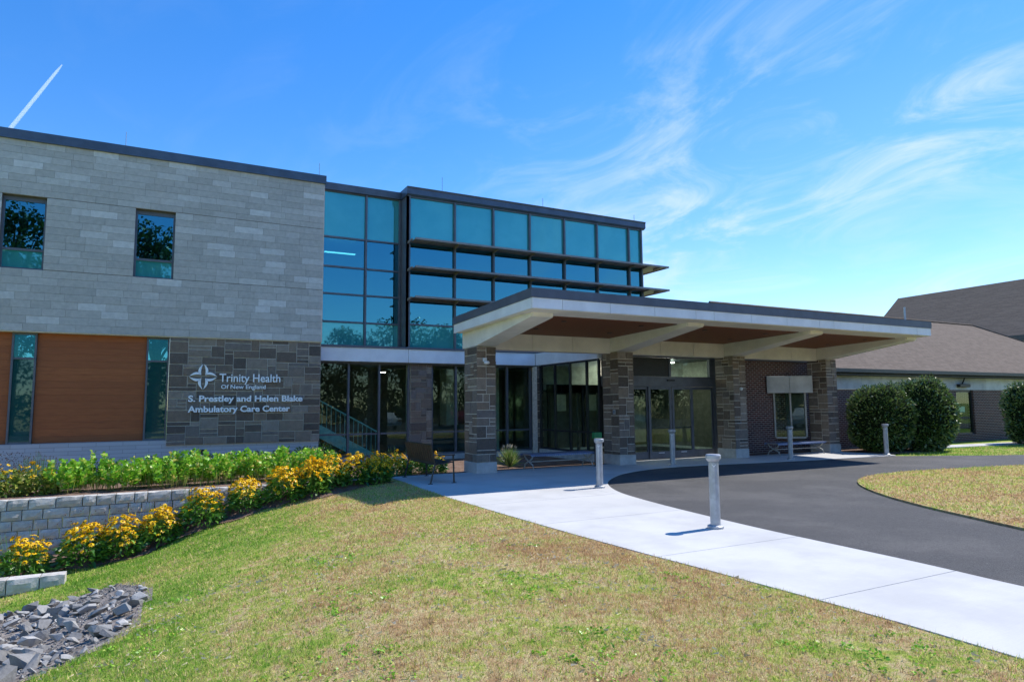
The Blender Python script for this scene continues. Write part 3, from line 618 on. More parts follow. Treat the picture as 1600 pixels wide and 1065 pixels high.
# interior
pbx('floor', 'interior_floor', clinic, 4.25, 17.2, 17.12, 29, -.10, -.004) if False else None
pbx('floor', 'interior_floor', clinic, 4.25, 12.12, 21.37, 28.5, -.10, .0); pbx('floor', 'interior_floor', clinic, 12.22, 17.2, 17.12, 28.5, -.10, .0)
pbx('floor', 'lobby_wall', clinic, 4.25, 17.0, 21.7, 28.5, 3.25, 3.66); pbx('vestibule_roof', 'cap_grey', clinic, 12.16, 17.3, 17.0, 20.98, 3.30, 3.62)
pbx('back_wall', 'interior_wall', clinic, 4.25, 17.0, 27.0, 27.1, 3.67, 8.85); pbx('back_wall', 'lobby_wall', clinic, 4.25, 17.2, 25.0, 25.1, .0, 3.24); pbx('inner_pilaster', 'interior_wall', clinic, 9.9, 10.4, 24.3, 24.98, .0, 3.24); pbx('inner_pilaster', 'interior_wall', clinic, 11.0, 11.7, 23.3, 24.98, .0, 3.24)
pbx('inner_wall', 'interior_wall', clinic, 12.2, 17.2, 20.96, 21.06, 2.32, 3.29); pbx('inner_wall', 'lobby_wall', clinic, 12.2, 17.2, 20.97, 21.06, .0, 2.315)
for a, b, c_, d_ in ((12.9, 13.3, 1.55, 2.15), (14.2, 14.7, 1.55, 2.15), (15.3, 15.8, 1.5, 2.2), (16.2, 17.0, .3, 2.1)): pbx('inner_panel', 'interior_wall', clinic, a, b, 20.93, 20.965, c_, d_)
pbx('wainscot_rail', 'interior_wall', clinic, 12.2, 17.2, 20.92, 20.965, .12, .20)
for a in (12.5, 13.45, 14.0, 14.9, 16.0): pbx('inner_door_stile', 'dark_frame', clinic, a, a+.1, 20.90, 20.965, .2, 2.3); pbx('inner_beam', 'interior_dark', clinic, 12.2, 17.2, 20.3, 20.5, 2.2, 2.5)
for x in (13.42, 14.3, 15.1): pbx('inner_post', 'interior_dark', clinic, x, x+.08, 20.32, 20.42, .0, 2.2)
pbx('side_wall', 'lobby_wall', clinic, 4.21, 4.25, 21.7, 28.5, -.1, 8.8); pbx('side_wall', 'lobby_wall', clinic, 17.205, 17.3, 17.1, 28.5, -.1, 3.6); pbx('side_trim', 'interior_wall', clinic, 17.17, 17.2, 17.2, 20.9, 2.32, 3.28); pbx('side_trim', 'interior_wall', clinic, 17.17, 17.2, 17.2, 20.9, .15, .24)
pbx('ceiling', 'interior_wall', clinic, 4.25, 17.0, 21.75, 27, 8.0, 8.1)
pbx('reception_desk', 'interior_dark', clinic, 8.3, 11.2, 23.2, 23.9, .0, 1.05)
pbx('strip_light', 'lamp_light', clinic, 5.13, 6.27, 24.45, 24.53, 7.46, 7.50)
pbx('ceiling_lamp_or_fill', 'lamp_light', clinic, 6.75, 6.98, 22.8, 22.9, 2.96, 2.98)
for x, y in ((13.6, 18.2), (15.6, 18.2)): pbx('ceiling_lamp_or_fill', 'lamp_light', clinic, x-.3, x+.3, y-.3, y+.3, 3.20, 3.24)  # vestibule pair: unseen fill panels, added to brighten the interior behind the glass
st = part(MB().prism([(4.3, .93), (4.3, 1.34), (6.75, .02), (5.98, .02)], 1, 22.3, 22.36), 'staircase', 'stair_paint', clinic)
for k in range(9): x = 4.35+k*.27; zb = 1.28-(x-4.3)*.55; part(MB().box(x, x+.27, 22.37, 23.6, zb-.22, zb-.08), 'tread', 'interior_floor', st)
part(MB().tube([(4.3, 22.33, 2.15), (6.55, 22.33, .92)], .028, 6), 'handrail', 'stair_paint', st); part(MB().tube([(4.3, 22.33, 1.36), (6.55, 22.33, .13)], .015, 6), 'rail', 'stair_paint', st)
for k in range(15): x = 4.4+k*.15; z = 2.15-(x-4.3)*.547; part(MB().tube([(x, 22.33, z), (x, 22.33, z-.80)], .011, 5), 'baluster', 'stair_paint', st)

# sign: emblem and lettering stand on small pins in front of the stone
sign = empty('wall_sign', (.65, 20.26, 1.6)); tag(sign, 'white raised lettering and four-petal emblem on the dark stone wall', 'sign')
SI = Matrix.Translation((-.65, -20.26, -1.6))
def fit_text(body, x0, x1, zb, cap, off=0., name='lettering'):
    cu = bpy.data.curves.new('tmp', 'FONT'); cu.body = body; cu.size = 1; cu.extrude = .5; cu.offset = off; cu.resolution_u = 3
    o = bpy.data.objects.new('tmp', cu); col.objects.link(o)
    dg = bpy.context.evaluated_depsgraph_get(); me = bpy.data.meshes.new_from_object(o.evaluated_get(dg)); bpy.data.objects.remove(o)
    co = np.empty(len(me.vertices)*3); me.vertices.foreach_get('co', co); co = co.reshape(-1, 3)
    w = co[:, 0].max()-co[:, 0].min(); sx = (x1-x0)/w; sz = cap/.72
    out = np.stack([x0+(co[:, 0]-co[:, 0].min())*sx, 20.262-co[:, 2]*.03, zb+co[:, 1]*sz], 1)
    me.vertices.foreach_set('co', out.ravel()); me.update(); me.name = name
    o = bpy.data.objects.new(name, me); me.materials.clear(); link(o, None, 'sign_white'); o.parent = sign; o.matrix_parent_inverse = SI; return o
fit_text('Trinity Health', 1.42, 3.05, 2.495, .235, .012)
fit_text('Of New England', 1.47, 2.65, 2.30, .115, .016)
fit_text('S. Prestley and Helen Blake', .65, 3.69, 1.945, .17, .030)
fit_text('Ambulatory Care Center', .65, 3.34, 1.655, .17, .030)
# emblem: four pointed petals, each a pair of crescents
def bez(a, b, c, d, n=9): return [tuple((1-t)**3*a[k]+3*(1-t)**2*t*b[k]+3*(1-t)*t*t*c[k]+t**3*d[k] for k in (0, 1)) for t in np.linspace(0, 1, n)]
for q in range(4):
    for sg in (-1, 1):
        outer = bez((0.02*sg, 1.0), (.16*sg, .86), (.42*sg, .62), (.34*sg, .36)); outer += bez((.34*sg, .36), (.30*sg, .26), (.20*sg, .17), (.13*sg, .15), 6)[1:]
        inner = bez((.13*sg, .15), (.20*sg, .42), (.15*sg, .72), (.02*sg, 1.0))[1:-1]
        poly = outer+inner; ca, sa = math.cos(q*math.pi/2), math.sin(q*math.pi/2); s = .355
        P = [(1.005+s*(x*ca-y*sa), 2.63+s*(x*sa+y*ca)) for x, y in poly]
        o = MB().prism(P, 1, 20.247, 20.277).build('emblem_petal', 'sign_white'); o.parent = sign; o.matrix_parent_inverse = SI

# ------------------------------------------------------------------ entrance canopy
can = empty('entrance_canopy', (14.5, 16.3, 0)); tag(can, 'flat white and beige entrance canopy with wood soffit on four stone pillars', 'canopy')
def tilt(y): return -.028*(y-12.49)
cx0, cx1, cy0, cy1 = 7.1, 21.88, 12.49, 16.9
def tprism(x0, x1, y0, y1, z0, z1):
    return MB().prism([(y0, z0+tilt(y0)), (y1, z0+tilt(y1)), (y1, z1+tilt(y1)), (y0, z1+tilt(y0))], 0, x0, x1)
part(tprism(cx0-.02, cx1+.02, cy0-.02, cy1+.02, 4.12, 4.33), 'roof_edge', 'cap_grey', can)
fx = [7.105, 7.89, 9.2, 10.525, 11.85, 12.47, 13.81, 15.17, 16.51, 17.13, 18.46, 19.79, 21.13, 21.88]
for a, b in zip(fx[:-1], fx[1:]): part(tprism(a+.006, b-.006, cy0, cy0+.04, 3.885, 4.118), 'fascia_panel', 'white_panel', can)
for a, b in ((12.535, 14.0), (14.01, 15.5), (15.51, cy1)):
    part(tprism(cx0, cx0+.04, a, b, 3.885, 4.118), 'fascia_panel', 'white_panel', can); part(tprism(cx1-.04, cx1-.002, a, b, 3.885, 4.118), 'fascia_panel', 'white_panel', can)
part(tprism(cx0+.045, cx1-.045, cy0+.045, cy1, 3.90, 4.115), 'roof_deck', 'beige_panel', can)
PX = [7.351, 11.973, 16.654, 21.283]; PW, PD, PY = .574, .80, 15.945
part(tprism(cx0+.05, cx1-.05, cy0+.05, 13.24, 3.872, 3.899), 'soffit_margin', 'beige_panel', can)
for k in range(3):
    a, b = PX[k]+PW+.05, PX[k+1]-.05
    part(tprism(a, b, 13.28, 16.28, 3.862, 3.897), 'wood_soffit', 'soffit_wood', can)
    mid = (a+b)/2
    for dx, y in ((-1.2, 13.8), (1.2, 13.8), (-1.2, 15.2), (1.2, 15.2)): part(MB().lathe([(.05, 0), (.07, 0), (.07, .012)], (mid+dx, y, 3.862-.012+tilt(y)), 12), 'downlight', 'black_metal', can)
    for i, (g0, g1) in enumerate(((0, 1/3), (1/3, 2/3), (2/3, 1))):
        A, B = PX[k]+PW, PX[k+1]
        pbx('girder_panel', 'beige_panel', can, A+(B-A)*g0+.006, A+(B-A)*g1-.006, 16.30, 16.62, 3.30, 3.755)
for k, x in enumerate(PX):
    bm = part(MB().prism([(12.98, 3.77), (15.97, 3.352), (16.87, 3.335), (16.87, 3.86), (12.98, 3.868)], 0, x+.003, x+PW-.003), 'beam', 'beige_panel', can)
    pbx('beam_end', 'beige_panel', bm, x+.02, x+PW-.02, 12.93, 12.975, 3.785, 3.865)
    pil = pbx('pillar', 'mortar', can, x+.015, x+PW-.015, PY+.015, PY+PD-.015, .28, 3.335)
    pbx('plinth', 'concrete_plinth', pil, x-.012, x+PW+.012, PY-.012, PY+PD+.012, -.02, .28, b=.008)
    for u0, u1, z0, z1 in ashlar(PW, 3.05, .096, .105, 40+k, 4): part(chip(MB(), (x, PY, .283), (1, 0, 0), (0, -1, 0), u0+.011, u1-.011, z0+.011, z1-.011, .02, .005, rng.uniform(-.004, .006), .006), 'stone', 'fieldstone', pil)
    for u0, u1, z0, z1 in ashlar(PD, 3.05, .1, .105, 50+k, 5): part(chip(MB(), (x, PY+PD, .283), (0, -1, 0), (-1, 0, 0), u0+.011, u1-.011, z0+.011, z1-.011, .02, .005, rng.uniform(-.004, .006), .006), 'stone', 'fieldstone', pil)
    ot = MB()
    for u0, u1, z0, z1 in ashlar(PD, 3.05, .08, .095, 60+k, 6): chip(ot, (x+PW, PY, .283), (0, 1, 0), (1, 0, 0), u0+.005, u1-.005, z0+.005, z1-.005, .02, .006, rng.uniform(-.002, .010), .006)
    for u0, u1, z0, z1 in ashlar(PW, 3.05, .082, .095, 70+k, 5): chip(ot, (x+PW, PY+PD, .283), (-1, 0, 0), (0, 1, 0), u0+.005, u1-.005, z0+.005, z1-.005, .02, .006, rng.uniform(-.002, .010), .006)
    o = part(ot, 'stones', 'fieldstone', pil); o['kind'] = 'stuff'
# small fixtures on the pillars
w = empty('security_light', (7.58, 15.93, 2.93)); tag(w, 'small white security light high on the pillar nearest the brown bench', 'wall light')
MB().box(-.055, .055, -.04, .0, -.0, .10, b=.008).build('housing', 'white_plastic', w); MB().lathe([(.03, 0), (.075, .02), (.08, .055), (.05, .085)], (.02, -.10, -.075), 14).build('dome', 'white_plastic', w, True)
w = empty('door_button', (11.945, 16.13, 1.55)); tag(w, 'small blue-grey push plate on the stone pillar left of the doors', 'button')
MB().box(-.02, .0, -.06, .06, -.07, .07, b=.005).build('plate', 'galvanised', w); MB().box(-.026, -.0202, -.035, .035, -.035, .035).build('push_disc', 'bench_blue', w)
w = empty('wall_intercom', (16.96, 15.93, 2.25)); tag(w, 'small white round speaker on the pillar right of the doors', 'speaker')
MB().lathe([(.055, 0), (.06, .01), (.05, .05), (.03, .06)], (0, 0, 0), 14).build('cover', 'white_plastic', w, True).rotation_euler = (R(90), 0, 0)
w = empty('sconce', (21.86, 16.3, 2.85)); tag(w, 'dark curved sconce on the far side of the rightmost pillar', 'wall light')
MB().box(.0, .04, -.06, .06, -.12, .12).build('back_plate', 'black_metal', w); MB().tube([(.04, 0, -.10), (.16, 0, -.12), (.26, 0, -.02), (.30, 0, .10)], [.03, .05, .07, .03], 10).build('shade', 'black_metal', w, True)

# ------------------------------------------------------------------ brick building on the right
bb = empty('brick_building', (30, 17.3, 0)); tag(bb, 'low brick building with brown shingled hip roof right of the canopy', 'building')
pbx('wall', 'brick', bb, 17.32, 22.6, 17.3, 17.6, -.4, 3.32); pbx('wall', 'brick', bb, 22.6, 31.9, 17.3, 17.6, -.4, 2.30)
pbx('wall', 'brick', bb, 33.3, 48.4, 17.3, 17.6, -.4, 2.30); pbx('wall', 'brick', bb, 31.9, 33.3, 17.3, 17.6, -.4, .30)
pbx('side_wall', 'brick', bb, 48.1, 48.4, 17.6, 29, -.4, 2.8); pbx('link_roof', 'cap_grey', bb, 17.32, 22.6, 17.2, 24, 3.33, 3.5)
for k in range(20):
    a = 22.6+k*1.3; pbx('fascia_panel', 'white_fascia', bb, a+.006, a+1.294, 17.26, 17.4, 2.305, 2.84)
pbx('soffit', 'interior_dark', bb, 22.6, 48.9, 16.85, 17.3, 2.85, 2.90)
part(MB().prism([(16.72, 2.96), (16.72, 3.10), (16.86, 3.10), (16.86, 2.92)], 0, 22.3, 49), 'gutter', 'gutter_metal', bb)
ze, zr, ye, yr = 3.08, 6.36, 16.80, 22.3; xr0, xr1 = 22.05, 43.3; yb = yr+(yr-ye); dh = 5.5
rv = [(22.05, ye, ze), (xr1+dh, ye, ze), (xr1+dh, yb, ze), (22.05, yb, ze), (xr0, yr, zr), (xr1, yr, zr)]
part(MB().add(rv, [(0, 1, 5, 4), (1, 2, 5), (2, 3, 4, 5), (3, 0, 4), (0, 3, 2, 1)]), 'roof', 'shingle', bb)
part(MB().tube([(xr0-.05, yr, zr+.02), (xr1, yr, zr+.02)], .07, 6), 'ridge_cap', 'shingle', bb); part(MB().tube([(xr1, yr, zr+.02), (xr1+dh, ye, ze+.02)], .05, 6), 'hip_cap', 'shingle', bb)
part(MB().tube([(36.2, 22.0, 6.1), (36.2, 22.0, 7.0)], .05, 8), 'vent_pipe', 'galvanised', bb)
w = part(MB().box(31.9, 31.98, 17.38, 17.46, .30, 2.30).box(33.22, 33.3, 17.38, 17.46, .30, 2.30).box(31.98, 33.22, 17.38, 17.46, .30, .37).box(31.98, 33.22, 17.38, 17.46, 2.2, 2.30), 'window', 'dark_frame', bb)
pbx('pane', 'ground_glass', w, 31.98, 33.22, 17.41, 17.42, .37, 2.2); pbx('room', 'interior_dark', w, 31.5, 33.8, 18.6, 18.7, .0, 2.6)
pbx('notice', 'white_plastic', w, 32.15, 32.75, 17.425, 17.43, 1.30, 1.55)
w = empty('black_wall_light', (32.3, 17.24, 2.5)); tag(w, 'black bar-shaped wall light above the brick building window', 'wall light')
MB().box(-.42, .42, -.16, .0, -.07, .07, b=.015).build('housing', 'black_metal', w); MB().tube([(0, -.02, .07), (0, -.10, .24), (.05, -.12, .36)], .03, 8).build('arm', 'black_metal', w)
# bay window with metal head panel between pillars 3 and 4
bay = empty('bay_window', (20.55, 17.05, -.22), R(-32)); bay.scale = (.82, 1, 1); tag(bay, 'dark window under a grey two-panel head on the brick wall behind the bench', 'window')
for a in (0, 1): MB().box(-1.02+a*1.0, -.03+a*1.0, -.32, -.28, 2.36, 2.98, b=.006).build('head_panel', 'white_fascia', bay)
MB().box(-1.02, .97, -.275, .3, 2.37, 2.97).build('head_box', 'interior_dark', bay)
MB().box(-.68, -.61, -.10, .0, .75, 2.36).box(.03, .10, -.10, .0, .75, 2.36).box(.68, .75, -.10, .0, .75, 2.36).box(-.61, .68, -.10, .0, .70, .76).build('frame', 'bench_grey', bay)
for a, b in ((-.61, .03), (.10, .68)): MB().box(a, b, -.055, -.045, .76, 2.36).build('pane', 'ground_glass', bay)
MB().box(-.75, .8, .3, .34, .6, 2.4).build('room', 'interior_dark', bay)
# steep roofed wing beyond
wing = empty('gabled_wing', (58, 24, 0)); tag(wing, 'tall wing with steep dark shingled roof beyond the brick building', 'building')
part(MB().add([(53.6, 9, 6.35), (53.6, 37, 6.35), (60, 37, 11.35), (60, 9, 11.5), (66.4, 9, 6.35), (66.4, 37, 6.35)], [(0, 1, 2, 3), (3, 2, 5, 4), (0, 3, 4), (1, 5, 2), (0, 4, 5, 1)]), 'roof', 'shingle', wing)
part(MB().box(53.35, 53.62, 9, 37.1, 6.05, 6.42), 'gutter', 'gutter_metal', wing)
pbx('wall', 'white_fascia', wing, 54.3, 66, 9.3, 36.6, -.4, 6.34)
# ------------------------------------------------------------------ retaining walls
rw = empty('retaining_wall', (0, 16.3, -.6)); tag(rw, 'grey split-face block retaining wall below the green planting', 'retaining wall')
def block(parent, x0, x1, yf, z0, z1, dep, cap=False):
    mb = MB(); b = .012; nx_ = 4; nz_ = 3; V = []; r = rng
    inv = parent_inv(parent)
    # rough split face
    for k in range(nz_+1):
        for i in range(nx_+1):
            u, w_ = i/nx_, k/nz_; ed = (i in (0, nx_)) or (k in (0, nz_))
            jx = 0 if i in (0, nx_) else (r.random()-.5)*.04; jz = (r.random()-.5)*(.03 if (k == nz_ and cap and not i in (0, nx_)) else .012) if not (k == 0) else 0
            V.append((x0+(x1-x0)*u+jx, yf+(.014 if ed else -r.random()*.014), z0+(z1-z0)*w_+jz*(1 if cap or 0 < k < nz_ else 0)))
    F = [(k*(nx_+1)+i, k*(nx_+1)+i+1, (k+1)*(nx_+1)+i+1, (k+1)*(nx_+1)+i) for k in range(nz_) for i in range(nx_)]
    n0 = len(V); m_ = nx_+1
    V += [(x0, yf+dep, z0), (x1, yf+dep, z0), (x1, yf+dep, z1), (x0, yf+dep, z1)]
    F += [tuple(range(nz_*m_, nz_*m_+m_))+(n0+2, n0+3), tuple(range(m_))[::-1]+(n0, n0+1), tuple(k*m_ for k in range(nz_+1))[::-1]+(n0+3,)[::-1]+(n0,), tuple(k*m_+nx_ for k in range(nz_+1))+(n0+2, n0+1), (n0, n0+1, n0+2, n0+3)]
    mb.add(V, F); o = mb.build('block', 'wall_block'); o.parent = parent; o.matrix_parent_inverse = inv
ch = .2
for c in range(7):
    z1 = -.0-c*ch; z0 = z1-ch
    x = -4.6+rng.random()*.3
    while x < 4.75:
        L = rng.choice([.24, .34, .34, .45, .45]); x1 = x+L
        bz = float(ground_z(np.array([(x+x1)/2]), np.array([16.15]))[0])
        if z1 > bz-.02: block(rw, x+.007, x1-.007, 16.19+.0*c, z0+.007, z1-.004 if c else z1, .26 if c == 0 else .2, c == 0)
        x = x1
bk = MB().box(-4.6, 4.5, 16.345, 16.40, -1.45, -.03).build('backing', 'soil'); bk.parent = rw; bk.matrix_parent_inverse = parent_inv(rw)
kw = empty('garden_edging', (-2.5, 14.2, -1.2)); tag(kw, 'short low row of grey split-face blocks at the left edge of the lower bed', 'edging')
for k, x in enumerate((-4.02, -3.56, -3.10, -2.64, -2.18, -1.72)):
    block(kw, x+.007, x+.453 if k < 5 else x+.36, 14.05, -1.32, -1.08, .3, True)
    block(kw, x-.12+.007, x-.12+.44, 14.10, -1.55, -1.325, .3)

# ------------------------------------------------------------------ bollards, benches
bol = empty('bollard', (7.04, 7.18, 0))
MB().lathe([(.115, 0), (.115, .035), (.10, .045), (.075, .05)], n=20).build('base_collar', 'galvanised', bol)
prof = [(.072*math.cos(2*math.pi*k/12+.13), .072*math.sin(2*math.pi*k/12+.13)) for k in range(12)]
MB().prism(prof, 2, .048, .93).build('post', 'galvanised', bol)
MB().lathe([(.075, .935), (.092, .955), (.108, .975), (.108, 1.02), (.098, 1.036)], n=20).build('cap', 'galvanised', bol)
MB().add([(-.035, -.0745, .90), (.0, -.0755, .855), (.035, -.0745, .90), (.025, -.0748, .90), (0, -.0757, .872), (-.025, -.0748, .90)], [(0, 1, 4, 5), (1, 2, 3, 4)]).build('chevron', 'white_plastic', bol)
bol.rotation_euler = (0, 0, R(-40))
def copy_tree(o, parent=None):
    c = o.copy(); col.objects.link(c); c.parent = parent
    for chd in [q for q in list(o.children)]: copy_tree(chd, c)
    return c
BL = [(7.04, 7.18, 'galvanised bollard nearest the viewer at the edge of the white walk'), (8.36, 11.87, 'galvanised bollard on the white walk where the drive curve begins'),
      (13.12, 14.98, 'galvanised bollard in shade in front of the entrance doors'), (17.6, 14.6, 'galvanised bollard in front of the far bench'), (21.75, 14.15, 'sunlit galvanised bollard in front of the round hedges')]
bpy.context.view_layer.update()
for i, (x, y, l) in enumerate(BL):
    o = bol if i == 0 else copy_tree(bol); o.location = (x, y, .001); tag(o, l, 'bollard', 'bollards along the drive')
gp = empty('green_post', (11.22, 16.02, 0)); tag(gp, 'green-topped narrow post mostly hidden behind the second bollard', 'post')
MB().box(-.06, .06, -.06, .06, 0, .80).build('post', 'dark_frame', gp); MB().box(-.125, .125, -.08, .08, .80, .97, b=.01).build('top_box', 'green_plastic', gp)
# brown bench with back (faces +X)
b1 = empty('brown_bench', (5.45, 15.3, 0)); tag(b1, 'dark bronze bench with slatted back at the corner of the walk beside the flowers', 'bench')
for y in (-.92, .88):
    MB().tube([(.02, y, 0), (.13, y, .44), (.03, y, .88)], .022, 4).build('leg', 'bench_bronze', b1)
    MB().tube([(.60, y, 0), (.58, y, .64)], .022, 4).build('leg', 'bench_bronze', b1)
    MB().box(.06, .62, y-.025, y+.025, .625, .655, b=.005).build('armrest', 'bench_bronze', b1)
    MB().box(-.03, .07, y-.03, y+.03, 0, .012).build('foot', 'bench_bronze', b1); MB().box(.55, .65, y-.03, y+.03, 0, .012).build('foot', 'bench_bronze', b1)
for k in range(6): MB().box(.14+k*.075, .14+k*.075+.06, -.90, .86, .415+.008*k, .44+.008*k, b=.004).build('seat_slat', 'bench_bronze', b1)
for k in range(12): y = -.88+k*.148; MB().prism([(.115, .50), (.14, .50), (.055, .87), (.03, .87)], 1, y, y+.115).build('back_slat', 'bench_back', b1)
MB().box(.02, .06, -.92, .88, .865, .90, b=.005).build('top_rail', 'bench_bronze', b1); MB().box(.10, .14, -.92, .88, .46, .50, b=.005).build('rail', 'bench_bronze', b1)
# backless strap bench
def strap_bench(loc, rz, L, seat, frame, label):
    b = empty('backless_bench', loc, rz); tag(b, label, 'bench', 'backless strap benches under the canopy')
    for sx in (-1, 1):
        x = sx*(L/2-.12)
        p = MB()
        for s in (-1, 1): p.tube([(x, s*.26, 0), (x, s*.20, .13), (x, s*.06, .19), (x, -s*.02, .22), (x, -s*.16, .29), (x, -s*.24, .39)], .022, 6)
        p.build('leg', frame, b)
        MB().box(x-.03, x+.03, -.27, .27, .385, .405).build('cross_bar', frame, b)
    MB().tube([(-L/2+.12, 0, .20), (L/2-.12, 0, .20)], .018, 6).build('stretcher', frame, b)
    for s in (-1, 1): MB().tube([(-L/2, s*.27, .405), (L/2, s*.27, .405)], .018, 6).build('side_rail', seat, b)
    st_ = MB(); n = int(L/.075)
    for k in range(n):
        x = -L/2+.03+k*(L-.06)/n; st_.prism([(-.29, .36), (-.275, .41), (-.2, .425), (.2, .425), (.275, .41), (.29, .36), (.28, .36), (.265, .402), (.2, .415), (-.2, .415), (-.265, .402), (-.28, .36)], 0, x, x+.045)
    o = st_.build('seat_straps', seat, b); o['kind'] = 'stuff'
strap_bench((10.1, 16.32, .001), R(2), 2.25, 'bench_blue', 'bench_grey', 'blue backless strap bench between the two left pillars beside the grass clump')
strap_bench((19.55, 15.98, .001), R(0), 2.45, 'bench_blue', 'bench_grey', 'blue backless strap bench before the brick wall between the two right pillars')

# ------------------------------------------------------------------ lawn grass (nobody could count it)
def in_poly(px, py, poly):
    c = np.zeros(len(px), bool); n = len(poly); j = n-1
    for i in range(n):
        xi, yi = poly[i]; xj, yj = poly[j]
        t = ((yi > py) != (yj > py)) & (px < (xj-xi)*(py-yi)/((yj-yi) if yj != yi else 1e-9)+xi); c ^= t; j = i
    return c
plain('swale_soil', (.26, .225, .195), .95, .05, 0, .3, 9, .8)
ROCK = [(-.17, 10.9), (-.08, 10.1), (-.11, 9.36), (-.16, 8.69), (-.24, 8.2), (-.40, 7.9), (-.68, 7.65), (-1.0, 7.5), (-1.5, 7.3), (-4, 6.6), (-4, 12.3), (-2.34, 12.15), (-1.98, 12.45), (-1.6, 12.7), (-1.19, 12.36), (-.85, 12.45), (-.42, 11.75)]
def blades(X, Y, Z, r, hmin, hmax, wid):
    n = len(X); az = r.uniform(0, 2*np.pi, n); lean = r.uniform(.2, 1.45, n); h = r.uniform(hmin, hmax, n)
    w = wid*r.uniform(.7, 1.3, n); a2 = r.uniform(0, 2*np.pi, n)
    sx, sy = np.cos(a2)*w/2, np.sin(a2)*w/2
    b0 = np.stack([X-sx, Y-sy, Z], 1); b1 = np.stack([X+sx, Y+sy, Z], 1)
    tp = np.stack([X+np.cos(az)*np.sin(lean)*h, Y+np.sin(az)*np.sin(lean)*h, Z+np.cos(lean)*h], 1)
    return np.stack([b0, b1, tp], 1)
def scatter(n, x0, x1, y0, y1, r): return r.uniform(x0, x1, n), r.uniform(y0, y1, n)
BL_ = []
for (y0, y1, dens, hmn, hmx, wd) in ((1.6, 5.5, 6800, .02, .06, .0065), (5.5, 8.5, 4600, .02, .058, .009), (8.5, 12, 3000, .02, .055, .013), (12, 15.4, 2600, .02, .06, .018)):
    x0, x1 = -4.2, 5.3; n = int(dens*(x1-x0)*(y1-y0)); X, Y = scatter(n, x0, x1, y0, y1, nrng)
    vis = (X > -.235*Y-.6) & (X < 2.4*Y+.8)
    lim = np.interp(Y, [p[1] for p in left_edge[::-1]], [p[0] for p in left_edge[::-1]])-.012
    bare = ((X-4.48)/.17)**2+((Y-3.08)/.34)**2+.7*np.sin(X*14+Y*5)+.4*np.sin(X*31-Y*17)
    dn = np.sin(X*1.9+np.sin(Y*1.3)*2)*np.sin(Y*2.3+X*.8)
    k = vis & (X < lim) & (Y < 15.26+.10*np.sin(X*3.1)) & ~in_poly(X, Y, ROCK) & (nrng.random(n) < .72+.28*dn) & ((bare > 1) | (nrng.random(n) < .22))
    X, Y = X[k], Y[k]
    edge_t = (1+.5*(lim[k]-X < .06)*nrng.random(len(X)))
    Bq = blades(X, Y, ground_z(X, Y)-.004, nrng, hmn, hmx, wd); Bq[:, 2, 2] += (edge_t-1)*.02; BL_.append(Bq)
# taller tufts and broad-leaved weeds in the turf
n = 900; TX, TY = scatter(n, -2.5, 5.0, 1.8, 12, nrng); lim = np.interp(TY, [p[1] for p in left_edge[::-1]], [p[0] for p in left_edge[::-1]])-.05; k = (TX < lim) & ~in_poly(TX, TY, ROCK); TX, TY = TX[k], TY[k]
X = np.repeat(TX, 16)+nrng.normal(size=len(TX)*16)*.022; Y = np.repeat(TY, 16)+nrng.normal(size=len(TX)*16)*.022; BL_.append(blades(X, Y, ground_z(X, Y)-.004, nrng, .05, .11, .006))
n = 1500; TX, TY = scatter(n, -2.5, 5.0, 1.8, 9, nrng); pw = np.sin(TX*2.3+1.1*TY)*np.sin(TY*1.9-TX); lim = np.interp(TY, [p[1] for p in left_edge[::-1]], [p[0] for p in left_edge[::-1]])-.05; k = (TX < lim) & ~in_poly(TX, TY, ROCK) & (pw > .25); TX, TY = TX[k], TY[k]; m_ = len(TX)*9
X = np.repeat(TX, 9)+nrng.normal(size=m_)*.03; Y = np.repeat(TY, 9)+nrng.normal(size=m_)*.03; az = nrng.uniform(0, 6.28, m_)
wd_ = tri_mesh('turf_weeds', leaves(np.stack([X, Y, ground_z(X, Y)+.012], 1), np.stack([np.cos(az), np.sin(az), nrng.uniform(.1, .9, m_)], 1), nrng.uniform(.02, .045, m_), nrng.uniform(.012, .024, m_), nrng, .1), 4, 'sedum_leaf'); tag(wd_, 'small bright green broad-leaved weeds in the lawn', 'weeds', kind='stuff')
n = 90000; X, Y = scatter(n, 10, 26, 4.2, 10.6, nrng); k = in_poly(X, Y, isl_poly); X, Y = X[k], Y[k]; BL_.append(blades(X, Y, np.full(len(X), .02), nrng, .02, .06, .018))
n = 15000; X, Y = scatter(n, 22.5, 32, 10.6, 15.3, nrng); k = (Y > np.interp(X, [22.6, 24.5, 27, 31, 60], [13.4, 12.35, 11.35, 10.55, 8.1])) & (Y < 15.25-.08*(X-25.5)) & ((X > 25.5) | (Y < 14.35)); X, Y = X[k], Y[k]; BL_.append(blades(X, Y, np.full(len(X), -.03), nrng, .03, .08, .022))
